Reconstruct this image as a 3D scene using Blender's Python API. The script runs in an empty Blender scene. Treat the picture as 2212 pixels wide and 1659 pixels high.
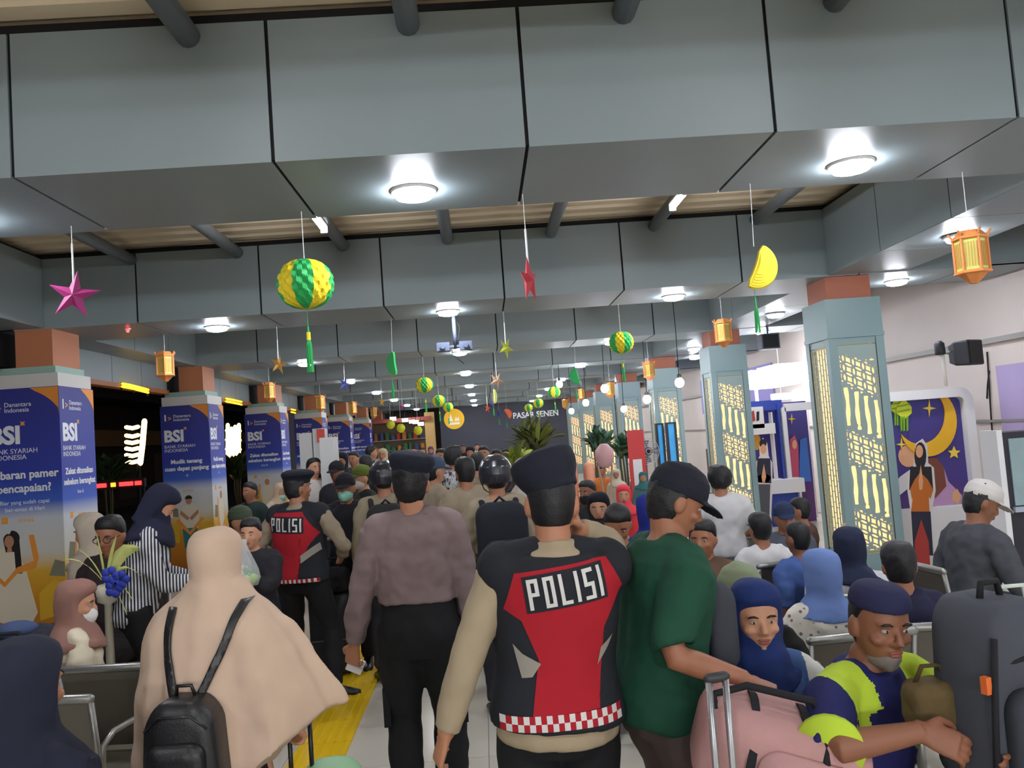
import bpy, bmesh, math, random
import numpy as np
from mathutils import Vector, Matrix, noise
from mathutils.bvhtree import BVHTree
random.seed(7)
SC = bpy.context.scene
COL = SC.collection
PI = math.pi
# ------------------------------------------------------------------ camera, world, exposure
YAW, PITCH, ROLL, FPX, CAMH = 0.03898, 0.06169, 0.07352, 1766.44, 1.82
_cy, _sy, _cp, _sp = math.cos(YAW), math.sin(YAW), math.cos(PITCH), math.sin(PITCH)
RT = Vector((_cy, -_sy, 0)); FW = Vector((_sy * _cp, _cy * _cp, _sp)); UP = Vector((-_sy * _sp, -_cy * _sp, _cp))
_cr, _sr = math.cos(ROLL), math.sin(ROLL)
cam_d = bpy.data.cameras.new('camera')
cam_d.sensor_width = 36.0
cam_d.lens = FPX / 2212 * 36.0
cam_d.clip_start = 0.05
cam_d.clip_end = 300
cam = bpy.data.objects.new('camera', cam_d)
COL.objects.link(cam)
_ax = RT * _cr - UP * _sr        # picture x and y axes of the rolled camera
_ay = RT * _sr + UP * _cr
cam.matrix_world = Matrix(((_ax.x, _ay.x, -FW.x, 0), (_ax.y, _ay.y, -FW.y, 0), (_ax.z, _ay.z, -FW.z, CAMH), (0, 0, 0, 1)))
SC.camera = cam
SC.view_settings.view_transform = 'Standard'
SC.view_settings.look = 'None'
SC.view_settings.gamma = 1.0
SC.view_settings.use_curve_mapping = False
SC.view_settings.exposure = 0.0
W = bpy.data.worlds.new('night'); SC.world = W
W.use_nodes = True
W.node_tree.nodes['Background'].inputs[0].default_value = (0.030, 0.028, 0.032, 1)
W.node_tree.nodes['Background'].inputs[1].default_value = 1.0
SC.cycles.max_bounces = 6
SC.cycles.diffuse_bounces = 4
SC.cycles.glossy_bounces = 3
SC.cycles.transparent_max_bounces = 12
SC.cycles.sample_clamp_indirect = 4.0
SC.cycles.caustics_reflective = False
SC.cycles.caustics_refractive = False
LAMP_E = 165.0      # radiance of the round ceiling lamps
PANEL_E = 1.3       # radiance of the backlit lattice panels
GLOBE_E = 60.0
TUBE_E = 95.0
REAR_FILL_E = 1050.0      # fill globes added behind the camera to light the beam faces

def ray(px, py):
    X = px - 1106; Y = 829.5 - py
    a = X * _cr + Y * _sr; b = -X * _sr + Y * _cr
    return FW + RT * (a / FPX) + UP * (b / FPX)
def atY(px, py, Y):
    d = ray(px, py); return d * (Y / d.y) + Vector((0, 0, CAMH))
def atZ(px, py, Z):
    d = ray(px, py); return d * ((Z - CAMH) / d.z) + Vector((0, 0, CAMH))

# ------------------------------------------------------------------ materials
def lin(c):
    c = c / 255.0
    return c / 12.92 if c <= 0.04045 else ((c + 0.055) / 1.055) ** 2.4
_M = {}
def mat(name, rgb=(128, 128, 128), rough=0.6, metal=0.0, var=0.0, vscale=6.0, bump=0.0, bscale=300.0, spec=0.5, emit=None, estr=1.0, alpha=1.0, trans=0.0, coat=0.0):
    """procedural material: base colour with noise variation and a fine bump"""
    if name in _M: return _M[name]
    m = bpy.data.materials.new(name); m.use_nodes = True
    nt = m.node_tree; b = nt.nodes['Principled BSDF']
    col = (lin(rgb[0]), lin(rgb[1]), lin(rgb[2]), 1)
    b.inputs['Base Color'].default_value = col
    b.inputs['Roughness'].default_value = rough
    b.inputs['Metallic'].default_value = metal
    b.inputs['Specular IOR Level'].default_value = spec
    if coat: b.inputs['Coat Weight'].default_value = coat; b.inputs['Coat Roughness'].default_value = 0.12
    if alpha < 1: b.inputs['Alpha'].default_value = alpha
    if trans: b.inputs['Transmission Weight'].default_value = trans
    if emit:
        b.inputs['Emission Color'].default_value = (lin(emit[0]), lin(emit[1]), lin(emit[2]), 1)
        b.inputs['Emission Strength'].default_value = estr
    if var or bump:
        tc = nt.nodes.new('ShaderNodeTexCoord')
    if var:
        n = nt.nodes.new('ShaderNodeTexNoise'); n.inputs['Scale'].default_value = vscale; n.inputs['Detail'].default_value = 4
        nt.links.new(tc.outputs['Object'], n.inputs['Vector'])
        mx = nt.nodes.new('ShaderNodeMix'); mx.data_type = 'RGBA'
        mx.inputs[6].default_value = tuple(max(0, x * (1 - var)) for x in col[:3]) + (1,)
        mx.inputs[7].default_value = tuple(min(1, x * (1 + var)) for x in col[:3]) + (1,)
        nt.links.new(n.outputs['Fac'], mx.inputs[0]); nt.links.new(mx.outputs[2], b.inputs['Base Color'])
    if bump:
        n2 = nt.nodes.new('ShaderNodeTexNoise'); n2.inputs['Scale'].default_value = bscale; n2.inputs['Detail'].default_value = 2
        nt.links.new(tc.outputs['Object'], n2.inputs['Vector'])
        bp = nt.nodes.new('ShaderNodeBump'); bp.inputs['Strength'].default_value = bump; bp.inputs['Distance'].default_value = 0.004
        nt.links.new(n2.outputs['Fac'], bp.inputs['Height']); nt.links.new(bp.outputs['Normal'], b.inputs['Normal'])
    _M[name] = m
    return m
def cloth(rgb, rough=0.85, var=0.10):
    rgb = tuple(int(c) for c in rgb)
    return mat('cloth_%d_%d_%d' % rgb, rgb, rough, var=var, vscale=9, bump=0.25, bscale=420, spec=0.25)
def plain(rgb, rough=0.5, metal=0.0):
    rgb = tuple(int(c) for c in rgb)
    return mat('paint_%d_%d_%d_%d' % (rgb + (int(rough * 100) + int(metal * 1000),)), rgb, rough, metal, var=0.04, vscale=4)
def glow(rgb, e):
    return mat('glow_%d_%d_%d_%d' % (tuple(rgb) + (int(e * 10),)), (20, 20, 20), 0.5, emit=rgb, estr=e)
def ramp_mat(name, stops, axis=2, lo=0.0, hi=1.0, rough=0.5):
    """colour runs along one object axis (a printed gradient)"""
    if name in _M: return _M[name]
    m = bpy.data.materials.new(name); m.use_nodes = True
    nt = m.node_tree; b = nt.nodes['Principled BSDF']; b.inputs['Roughness'].default_value = rough
    tc = nt.nodes.new('ShaderNodeTexCoord'); sx = nt.nodes.new('ShaderNodeSeparateXYZ')
    mr = nt.nodes.new('ShaderNodeMapRange'); mr.inputs[1].default_value = lo; mr.inputs[2].default_value = hi
    cr = nt.nodes.new('ShaderNodeValToRGB')
    nt.links.new(tc.outputs['Object'], sx.inputs[0]); nt.links.new(sx.outputs[axis], mr.inputs[0]); nt.links.new(mr.outputs[0], cr.inputs[0])
    el = cr.color_ramp.elements
    while len(el) < len(stops): el.new(0.5)
    for e, (p, c) in zip(el, stops):
        e.position = p; e.color = (lin(c[0]), lin(c[1]), lin(c[2]), 1)
    nt.links.new(cr.outputs[0], b.inputs['Base Color'])
    _M[name] = m
    return m

# ------------------------------------------------------------------ mesh helpers
def link(o, parent=None):
    COL.objects.link(o)
    if parent is not None: o.parent = parent
    return o
def tag(o, label=None, cat=None, group=None, kind=None):
    if label: o['label'] = label
    if cat: o['category'] = cat
    if group: o['group'] = group
    if kind: o['kind'] = kind
    return o
def thing(name, label, cat, loc=(0, 0, 0), rz=0.0, group=None, kind=None):
    o = bpy.data.objects.new(name, None); o.empty_display_size = 0.1
    link(o); o.location = loc; o.rotation_euler = (0, 0, rz)
    return tag(o, label, cat, group, kind)
class MB:
    def __init__(s): s.v = []; s.f = []; s.m = []
    def add(s, vs, fs, mi=0):
        b = len(s.v); s.v += [tuple(x) for x in vs]
        s.f += [tuple(i + b for i in f) for f in fs]; s.m += [mi] * len(fs)
        return s
    def box(s, x0, x1, y0, y1, z0, z1, mi=0, rz=0, c=None):
        vs = [(x, y, z) for z in (z0, z1) for y in (y0, y1) for x in (x0, x1)]
        if rz:
            c = c or ((x0 + x1) / 2, (y0 + y1) / 2); a, b = math.cos(rz), math.sin(rz)
            vs = [(c[0] + (x - c[0]) * a - (y - c[1]) * b, c[1] + (x - c[0]) * b + (y - c[1]) * a, z) for x, y, z in vs]
        return s.add(vs, [(0, 2, 3, 1), (4, 5, 7, 6), (0, 1, 5, 4), (2, 6, 7, 3), (0, 4, 6, 2), (1, 3, 7, 5)], mi)
    def loft(s, rings, mi=0, caps=True, closed=False):
        n = len(rings[0]); vs = [p for r in rings for p in r]; fs = []
        for i in range(len(rings) - 1):
            for j in range(n):
                fs.append((i * n + j, i * n + (j + 1) % n, (i + 1) * n + (j + 1) % n, (i + 1) * n + j))
        if caps:
            fs.append(tuple(range(n - 1, -1, -1))); fs.append(tuple((len(rings) - 1) * n + j for j in range(n)))
        return s.add(vs, fs, mi)
    def lathe(s, prof, n=20, c=(0, 0, 0), mi=0, sx=1, sy=1):
        rings = [[(c[0] + r * sx * math.cos(2 * PI * j / n), c[1] + r * sy * math.sin(2 * PI * j / n), c[2] + z) for j in range(n)] for r, z in prof]
        return s.loft(rings, mi)
    def tube(s, pts, rad, n=10, mi=0, rnd=False):
        pts = [Vector(p) for p in pts]
        if not hasattr(rad, '__len__'): rad = [rad] * len(pts)
        rad = list(rad)
        if rnd:                                   # rounded ends
            d0 = (pts[0] - pts[1]).normalized(); d1 = (pts[-1] - pts[-2]).normalized(); r0, r1 = rad[0], rad[-1]
            pts = [pts[0] + d0 * r0 * q for q in (0.96, 0.72)] + pts + [pts[-1] + d1 * r1 * q for q in (0.72, 0.96)]
            rad = [r0 * 0.28, r0 * 0.70] + rad + [r1 * 0.70, r1 * 0.28]
        rings = []; up = None
        for i, p in enumerate(pts):
            d = (pts[min(i + 1, len(pts) - 1)] - pts[max(i - 1, 0)])
            d = d.normalized() if d.length > 1e-9 else Vector((0, 0, 1))
            if up is None: up = Vector((1, 0, 0)) if abs(d.x) < 0.9 else Vector((0, 1, 0))
            a = (up - d * up.dot(d)).normalized(); up = a; b = d.cross(a)
            rings.append([p + (a * math.cos(2 * PI * j / n) + b * math.sin(2 * PI * j / n)) * rad[i] for j in range(n)])
        return s.loft(rings, mi)
    def ell(s, c, r, n=14, m=9, mi=0, R=None):
        rings = []
        for i in range(m):
            t = PI * (i + 0.5) / m if False else PI * (0.03 + 0.94 * i / (m - 1))
            ring = []
            for j in range(n):
                q = Vector((r[0] * math.sin(t) * math.cos(2 * PI * j / n), r[1] * math.sin(t) * math.sin(2 * PI * j / n), -r[2] * math.cos(t)))
                if R is not None: q = R @ q
                ring.append(Vector(c) + q)
            rings.append(ring)
        return s.loft(rings, mi)
    def prism(s, pts, o, u, v, d, mi=0):
        """2-D outline in the plane (o,u,v), thickened by the vector d"""
        o, u, v, d = Vector(o), Vector(u), Vector(v), Vector(d); n = len(pts)
        a = [o + u * p[0] + v * p[1] for p in pts]
        fs = [tuple(range(n - 1, -1, -1)), tuple(range(n, 2 * n))] + [(i, (i + 1) % n, n + (i + 1) % n, n + i) for i in range(n)]
        return s.add(a + [p + d for p in a], fs, mi)
    def mesh(s, name, mats, smooth=False):
        me = bpy.data.meshes.new(name); me.from_pydata(s.v, [], s.f)
        for m in (mats if isinstance(mats, (list, tuple)) else [mats]): me.materials.append(m)
        if len(me.materials) > 1: me.polygons.foreach_set('material_index', s.m)
        if smooth: me.polygons.foreach_set('use_smooth', [True] * len(me.polygons))
        me.update(); return me
    def build(s, name, mats, parent=None, smooth=False, label=None, cat=None, group=None, kind=None):
        o = bpy.data.objects.new(name, s.mesh(name, mats, smooth)); link(o, parent)
        return tag(o, label, cat, group, kind)
def obj(name, me, parent=None, loc=None, rot=None, label=None, cat=None, group=None, kind=None):
    o = bpy.data.objects.new(name, me); link(o, parent)
    if loc is not None: o.location = loc
    if rot is not None: o.rotation_euler = rot
    return tag(o, label, cat, group, kind)
def dup(o, parent=None, loc=None, rz=None, label=None, group=None):
    c = o.copy(); COL.objects.link(c)
    if parent is not None: c.parent = parent
    if loc is not None: c.location = loc
    if rz is not None: c.rotation_euler.z = rz
    if label: c['label'] = label
    if group: c['group'] = group
    for ch in list(o.children): dup(ch, c)
    return c
def arc(cx, cy, r, a0, a1, n=12, ry=None):
    ry = ry or r
    return [(cx + r * math.cos(math.radians(a0 + (a1 - a0) * i / n)), cy + ry * math.sin(math.radians(a0 + (a1 - a0) * i / n))) for i in range(n + 1)]
def rrect(x0, x1, y0, y1, r, n=5):
    return arc(x1 - r, y1 - r, r, 0, 90, n) + arc(x0 + r, y1 - r, r, 90, 180, n) + arc(x0 + r, y0 + r, r, 180, 270, n) + arc(x1 - r, y0 + r, r, 270, 360, n)
_TX = {}
def text_geo(s, size=1.0, bold=0.0, depth=0.002, align='CENTER', shear=0.0, sx=1.0):
    key = (s, size, bold, depth, align, shear, sx)
    if key in _TX: return _TX[key]
    cu = bpy.data.curves.new('lettering', 'FONT'); cu.body = s; cu.size = size; cu.offset = bold; cu.extrude = depth
    cu.align_x = align; cu.align_y = 'CENTER'; cu.resolution_u = 3; cu.shear = shear
    o = bpy.data.objects.new('lettering', cu)
    COL.objects.link(o)
    me = bpy.data.meshes.new_from_object(o.evaluated_get(bpy.context.evaluated_depsgraph_get()))
    vs = [(v.co.x * sx, v.co.y, v.co.z) for v in me.vertices]; fs = [tuple(p.vertices) for p in me.polygons]
    bpy.data.objects.remove(o); bpy.data.curves.remove(cu); bpy.data.meshes.remove(me)
    _TX[key] = (vs, fs); return vs, fs
def text_to(mb, s, o, u, v, size, mi=0, **k):
    vs, fs = text_geo(s, size, **k)
    o, u, v = Vector(o), Vector(u).normalized(), Vector(v).normalized(); n = u.cross(v)
    return mb.add([o + u * a + v * b + n * c for a, b, c in vs], fs, mi)
def marching(f, w, h, st, th):
    """perforated sheet: solid where f>0, from marching squares over w x h, thickness th (front faces and rims)"""
    nx, ny = int(round(w / st)), int(round(h / st))
    xs = np.linspace(0, w, nx + 1); ys = np.linspace(0, h, ny + 1)
    F = f(xs[None, :] + 0 * ys[:, None], ys[:, None] + 0 * xs[None, :])
    vid = {}; V = []; FA = []
    def vert(key, p):
        if key not in vid: vid[key] = len(V); V.append((p[0], 0.0, p[1]))
        return vid[key]
    edges = {}
    for j in range(ny):
        i = 0
        row = F[j] > 0; row2 = F[j + 1] > 0
        while i < nx:
            c = (row[i], row[i + 1], row2[i + 1], row2[i])
            if not any(c): i += 1; continue
            P = [(i, j), (i + 1, j), (i + 1, j + 1), (i, j + 1)]
            poly = []
            for k in range(4):
                a, b = P[k], P[(k + 1) % 4]; ca, cb = c[k], c[(k + 1) % 4]
                if ca: poly.append(vert(('p', a), (xs[a[0]], ys[a[1]])))
                if ca != cb:
                    fa, fb = F[a[1], a[0]], F[b[1], b[0]]; t = fa / (fa - fb)
                    poly.append(vert(('e', min(a, b), max(a, b)), (xs[a[0]] + (xs[b[0]] - xs[a[0]]) * t, ys[a[1]] + (ys[b[1]] - ys[a[1]]) * t)))
            if len(poly) > 2: FA.append(tuple(poly))
            i += 1
    for fc in FA:
        for k in range(len(fc)):
            a, b = fc[k], fc[(k + 1) % len(fc)]
            if (b, a) in edges: del edges[(b, a)]
            else: edges[(a, b)] = 1
    n = len(V); V2 = V + [(x, th, z) for x, y, z in V]
    F2 = list(FA) + [(b, a, a + n, b + n) for a, b in edges]
    return V2, F2
# ================================================================== the building
B1, BS, BD, HB, HT = 3.881, 4.331, 0.971, 3.213, 3.90
PW, PX0 = 1.22, -0.910
XL0, XR0 = -4.27, 3.65
NB = 8
alu = mat('grey_cladding', (134, 147, 151), 0.42, var=0.05, vscale=2.5, spec=0.45)
gap = mat('joint_black', (16, 17, 18), 0.8)
deck = mat('cream_deck', (232, 214, 184), 0.55, var=0.06, vscale=3)
pipem = mat('purlin_grey', (120, 126, 130), 0.5, var=0.05)
WHITE = plain((226, 226, 222), 0.5)
floor_m = mat('cream_tile', (206, 200, 186), 0.16, var=0.05, vscale=2.0, spec=0.5)
grout = mat('tile_grout', (150, 145, 135), 0.8)

# floor slab with separate tiles near the camera
fl = MB().box(-4.9, 6.1, -15, 45, -0.2, -0.006).build('floor', grout, kind='structure')
tw = 1.2
tile = MB().box(-tw / 2 + .002, tw / 2 - .002, -tw / 2 + .002, tw / 2 - .002, -0.006, 0.0).mesh('tile', floor_m)
for i in range(9):
    for j in range(15):
        obj('tile', tile, fl, (-4.35 + i * tw + .05, -1.9 + j * tw + .1, 0))
MB().box(-4.9, 6.1, 15.6, 45, -0.1, -0.001).build('tile_field', floor_m, fl)
MB().box(-4.9, 6.1, -15, -2.4, -0.1, -0.001).build('tile_field', floor_m, fl)
# yellow guide strip, ribbed tiles laid end to end
rib_m = mat('guide_yellow', (226, 186, 18), 0.45, var=0.06, vscale=5)
tb = MB().box(-.16, .16, -.2, .198, 0.0005, .012)
for k in range(5): tb.prism([(-.013, 0), (.013, 0), (.009, .006), (-.009, .006)], (-.122 + k * .061, -.19, .0115), (1, 0, 0), (0, 0, 1), (0, .376, 0))
tb_me = tb.mesh('guide_tile', rib_m)
strip = thing('tactile_strip', 'yellow ribbed tactile guide strip running along the pale floor', 'floor strip', (-1.11, 3.0, 0))
for k in range(60): obj('guide_tile', tb_me, strip, (0, k * .4, 0))

# roof deck: ribs run across the hall
dk = MB(); prof = []
y = -14.5
while y < 40:
    prof += [(y, HT + .06), (y + .12, HT + .06), (y + .15, HT + .10), (y + .21, HT + .10), (y + .24, HT + .06)]; y += .24
n = len(prof)
dk.add([(-4.9, a, b) for a, b in prof] + [(4.5, a, b) for a, b in prof], [(i, i + 1, n + i + 1, n + i) for i in range(n - 1)])
dk.box(-4.9, 6.3, -14.5, 40, HT + .13, HT + .25)
dk.build('ceiling', deck, kind='structure')
MB().box(4.4, 6.3, -14.5, 40, HT - .02, HT + .12).build('ceiling_right', mat('roof_dark', (70, 70, 72), 0.7), kind='structure')

# cross beams: dark core, cladding panels folded round it with open joints
def upanel(x0, x1):
    t = .012; g = .009
    mb = MB()
    mb.box(x0 + g, x1 - g, -.012, 0, -.012, HT - HB)
    mb.box(x0 + g, x1 - g, -.012, BD + .012, -.012, 0)
    mb.box(x0 + g, x1 - g, BD, BD + .012, -.012, HT - HB)
    return mb
up_me = upanel(0, PW).mesh('panel', alu)
for k in range(-2, NB):
    yb = B1 + k * BS
    bm_ = MB().box(-4.85, 5.9, yb + .006, yb + BD - .006, HB + .004, HT + .05).build('ceiling_beam', gap, kind='structure')
    x = PX0 - 3 * PW
    while x < 5.85:
        x1 = min(x + PW, 5.9)
        if x1 - x > PW - .01: obj('panel', up_me, bm_, (x, yb, HB))
        else: obj('panel', upanel(0, x1 - x).mesh('panel', alu), bm_, (x, yb, HB))
        x += PW
    x1 = PX0 - 3 * PW
    obj('panel', upanel(0, x1 + 4.85).mesh('panel', alu), bm_, (-4.85, yb, HB))
    # purlin pipes to the next beam
    pm = MB().tube([(0, yb + BD - .05, HT - .06), (0, yb + BS + .05, HT - .06)], .058, 12).mesh('purlin', pipem, True)
    for q in range(8): obj('purlin', pm, bm_, (-3.39 + q * 1.055, 0, 0))
# beams that run along the column rows
for side, (xa, xb) in (('left', (-4.85, XL0)), ('right', (XR0, 4.46))):
    for k in range(-2, NB):
        ya, yb = B1 + k * BS + BD + .016, B1 + (k + 1) * BS - .016
        o = MB().box(xa + .006, xb - .006, ya, yb, HB + .01, HT + .02).build('edge_beam', gap, kind='structure')
        for q in range(3):
            a = ya + (yb - ya) * q / 3 + .006; b = ya + (yb - ya) * (q + 1) / 3 - .006
            m_ = MB().box(xb - .006, xb + .006, a, b, HB, HT); m_.box(xa, xb, a, b, HB - .004, HB + .01); m_.box(xa - .006, xa + .006, a, b, HB, HT)
            m_.build('panel', alu, o)
# left: wall panels over the open side, with an orange under-edge
for k in range(-2, NB):
    ya, yb = 8.1 + k * BS - BS + .7, 8.1 + k * BS
    o = MB().box(-4.78, -4.70, ya - .7, yb + .02, 2.86, 3.22).build('wall_left', gap, kind='structure')
    for q in range(4):
        a = ya + (yb - ya) * q / 4 + .006; b = ya + (yb - ya) * (q + 1) / 4 - .006
        MB().box(-4.70, -4.69, a, b, 2.86, 3.22).build('panel', alu, o)
    MB().box(-4.80, -4.66, ya, yb, 2.80, 2.86).build('edge_trim', plain((168, 96, 40), .5), o)
# far end wall with its raised letters
fw_m = mat('slate_wall', (74, 76, 88), 0.6, var=0.06, vscale=1.2)
fy = B1 + NB * BS - 2.0
fwall = MB().box(-1.9, 6.1, fy, fy + .3, 0, HT + .2).build('wall_back', fw_m, kind='structure')
for q in range(5): MB().box(-1.9 + q * 1.6, -1.9 + q * 1.6 + 1.588, fy - .014, fy, 0.02, 3.2).build('panel', fw_m, fwall)
MB().box(-4.9, -1.9, fy + 5, fy + 5.3, 0, HT + .2).build('wall_back_left', mat('shop_wall', (110, 100, 88), .7), kind='structure')
sg = MB(); c0, c1 = atY(1117, 904, fy), atY(1197, 887, fy)
text_to(sg, 'PASAR SENEN', ((c0.x + c1.x) / 2, fy - .07, (c0.z + c1.z) / 2), (1, 0, 0), (0, 0, 1), .36, bold=.006, depth=.03, sx=.92)
sg.build('station_sign', mat('sign_white', (235, 235, 235), .4, emit=(230, 230, 235), estr=.25), label='white raised letters reading PASAR SENEN on the dark end wall', cat='sign')
# right wall
rw = mat('pale_wall', (216, 205, 199), 0.7, var=0.05, vscale=1.5)
MB().box(6.0, 6.25, -15, 45, 0, HT + .2).build('wall_right', rw, kind='structure')
MB().box(5.93, 6.0, -6, 45, 2.47, 2.53).build('trim_1', plain((150, 146, 142), .5), kind='structure')
MB().box(5.96, 6.0, -6, 45, 1.55, 1.58).build('trim_2', plain((140, 138, 136), .5), kind='structure')
lil = mat('lilac_wall', (176, 160, 206), .6, var=.04)
MB().box(5.97, 5.995, 8.45, 9.25, 1.40, 2.20).build('trim_3', lil, kind='structure')
MB().box(-4.9, 6.3, -15.3, -15, 0, HT + .2).build('wall_front', rw, kind='structure')

# round ceiling lamps in the beam soffits
rim = plain((236, 236, 236), .4)
lamp_g = mat('lamp_glow', (255, 255, 255), .5, emit=(240, 245, 255), estr=LAMP_E)
lr_me = MB().lathe([(.108, -.004), (.112, -.014), (.122, -.014), (.128, -.003), (.128, .004), (.10, .004)], 28).mesh('rim', rim, True)
lg_me = MB().lathe([(.001, -.055), (.060, -.053), (.098, -.042), (.108, -.028), (.108, -.004), (.001, -.004)], 28).mesh('diffuser', lamp_g)
def lamp(x, y, z, label):
    t = thing('ceiling_lamp', label, 'ceiling lamp', (x, y, z), group='round ceiling lamps under the beams')
    obj('rim', lr_me, t); obj('diffuser', lg_me, t)
beam_word = ['nearest', 'second', 'third', 'fourth', 'fifth', 'sixth', 'seventh', 'eighth']
side_word = ['left', 'middle', 'right of the middle', 'far right']
for k in range(-1, NB):
    for q, x in enumerate((-2.76, -0.29, 2.17, 4.66)):
        if k == 2 and q == 2: pass
        lamp(x, B1 + k * BS + .57, HB - .012, 'round white ceiling lamp under the %s beam, %s' % (beam_word[k], side_word[q]) if k >= 0 else 'round white ceiling lamp under the beam above the camera, %s' % side_word[q])
    if k < NB - 1:
        lamp(4.08, B1 + k * BS + BD + 1.75, HB - .016, 'round white ceiling lamp under the right edge beam, beyond the %s cross beam' % beam_word[k] if k >= 0 else 'round white ceiling lamp under the right edge beam, near the camera')
# fluorescent battens beside the purlins of the first bay
bt = mat('batten_glow', (255, 255, 255), .5, emit=(250, 250, 255), estr=TUBE_E)
btm = MB().tube([(0, -.22, 0), (0, .22, 0)], .024, 12).mesh('tube', bt)
mb = MB().box(-.03, .03, -.26, .26, .026, .045); mb.box(-.03, .03, -.26, -.235, -.03, .03); mb.box(-.03, .03, .235, .26, -.03, .03); bth = mb.mesh('holder', WHITE)
btn = MB().tube([(0, 0, .04), (0, 0, .22)], .008, 6).mesh('hanger', pipem)
for k in range(-1, NB - 1):  # outside the first bay: unseen tubes added to brighten deck and beam faces
    for x, w_ in ((-1.28, 'left'), (1.84, 'right')):
        l = 'short glowing tube light under the deck, %s one %s' % (w_, ('of the first bay' if k == 0 else 'added unseen over the camera' if k < 0 else 'added unseen behind the %s beam' % beam_word[k]))
        t = thing('tube_light', l, 'lamp', (x, B1 + k * BS + 3.07, HT - .15), group='short tube lights under the deck')
        obj('tube', btm, t); obj('holder', bth, t); obj('hanger', btn, t)

# ------------------------------------------------------------------ right pillars with glowing lattice
teal = mat('teal_paint', (134, 160, 162), .38, var=.04, vscale=2)
terra = mat('terracotta', (176, 104, 78), .55, var=.06)
warm = mat('lattice_glow', (255, 230, 190), .5, emit=(255, 194, 128), estr=PANEL_E)
lat_m = mat('lattice_metal', (150, 170, 166), .45, var=.05)
def f_front(u, v):
    v = 2.10 - v
    i = np.clip((u / .10).astype(int), 0, 3); uc = (i + .5) * .10
    vv = v - .10 + .055 * (1.5 - i) * -1 - .30 * 1
    ph = np.mod(v - .06 - .05 * i + .0, .80)
    kaw = ph < .34
    # kawung: crossing circles leave lens petals; lit between thin dark rims
    cu, cv = np.mod(u, .10), np.mod(v - .05 * u / .10, .10); d = 9 + 0 * u
    for a in (0, .1):
        for b in (0, .1):
            q = np.hypot(cu - a, cv - b); d = np.minimum(d, np.abs(q - .0707))
    fk = .0085 - d
    # bamboo slots
    w = .0215 + .003 * np.cos(ph * 30 + i); sl = np.abs(u - uc - .0045 * np.sin(ph * 15 + 2 * i)) - w
    e0, e1 = .37 + 0 * u, .76 + 0 * u
    sl = np.maximum(sl, np.maximum(e0 - ph, ph - e1))
    knot = np.where(i % 2 == 1, .012 - np.abs(np.mod(ph, .13) - .065) - .02 * (np.abs(u - uc) < .012), -1)
    fs = np.maximum(sl, np.where(ph > .62, knot, -1))
    f = np.where(kaw, fk, fs)
    edge = np.minimum(np.minimum(u, .40 - u), np.minimum(v, 2.10 - v))
    return np.maximum(f, .012 - edge) + np.where((v < .10 + .02 * i), .02, 0)
def f_side(u, v):
    c = np.mod(u / .067, 1.0); i = (u / .067).astype(int)
    ph = np.mod(v + .055 * (i % 2), .11)
    slot = np.maximum(np.abs(c - .5) * .067 - .0235, np.abs(ph - .055) - .050)
    edge = np.minimum(np.minimum(u, .40 - u), np.minimum(v, 2.10 - v))
    return np.maximum(slot, .012 - edge)
vf = marching(f_front, .40, 2.10, .008, .006); vs_ = marching(f_side, .40, 2.10, .0085, .006)
def sheet(name, g):
    m = bpy.data.meshes.new(name); m.from_pydata(g[0], [], g[1]); m.materials.append(lat_m); m.update(); return m
lf_me, ls_me = sheet('lattice', vf), sheet('lattice', vs_)
pil = MB()
a, b = .58, .595     # width, depth
# shaft: four corner posts and the solid plates above and below the panel openings
for x0 in (0, a - .085):
    for y0 in (0, b - .09): pil.box(x0, x0 + .085, y0, y0 + .09, 0, 2.56)
pil.box(.012, a - .012, .012, b - .012, 0, .36); pil.box(.012, a - .012, .012, b - .012, 2.49, 2.56)
pil.box(.10, a - .10, .12, b - .12, .3, 2.5)
pil_me = pil.mesh('shaft', teal)
top = MB().box(-.008, a + .008, -.008, b + .008, 2.56, 2.60); top.box(0, a, 0, b, 2.60, 2.965); top_me = top.mesh('head_box', teal)
nk = MB().box(.05, a - .06, .06, b - .06, 2.965, HB - .002).mesh('neck', terra)
bl = MB().box(.0, .40, .0, .01, 0, 2.10).mesh('backlight', warm)
gr = MB().box(-.006, .006, 0, .012, -.1, 2.16).mesh('groove', mat('groove_brown', (74, 60, 48), .6))
where = ['nearest, right of the white-shirted teenager', 'second nearest, behind the white-shirted teenager', 'third from the camera, behind the blue screens', 'fourth from the camera', 'fifth from the camera', 'sixth from the camera', 'seventh from the camera']
for k in range(7):
    t = thing('lattice_pillar', 'teal pillar with backlit lattice panels, ' + where[k] + (' on the right row' if k > 2 else ''), 'pillar', (3.585, 8.21 + k * BS, 0), group='teal pillars of the right row')
    obj('shaft', pil_me, t); obj('head_box', top_me, t); obj('neck', nk, t)
    for me_, lo, ro in ((lf_me, (.09, .012, .38), 0), (lf_me, (a - .09, b - .012, .38), PI), (ls_me, (.012, b - .10, .38), -PI / 2), (ls_me, (a - .012, .10, .38), PI / 2)):
        l = obj('lattice', me_, t, lo, (0, 0, ro))
        obj('backlight', bl, t, (lo[0] - math.sin(ro) * .055, lo[1] + math.cos(ro) * .055, lo[2]), (0, 0, ro))
        for gx in (-.008, .408): obj('groove', gr, l, (gx, -.006, 0))

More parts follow.
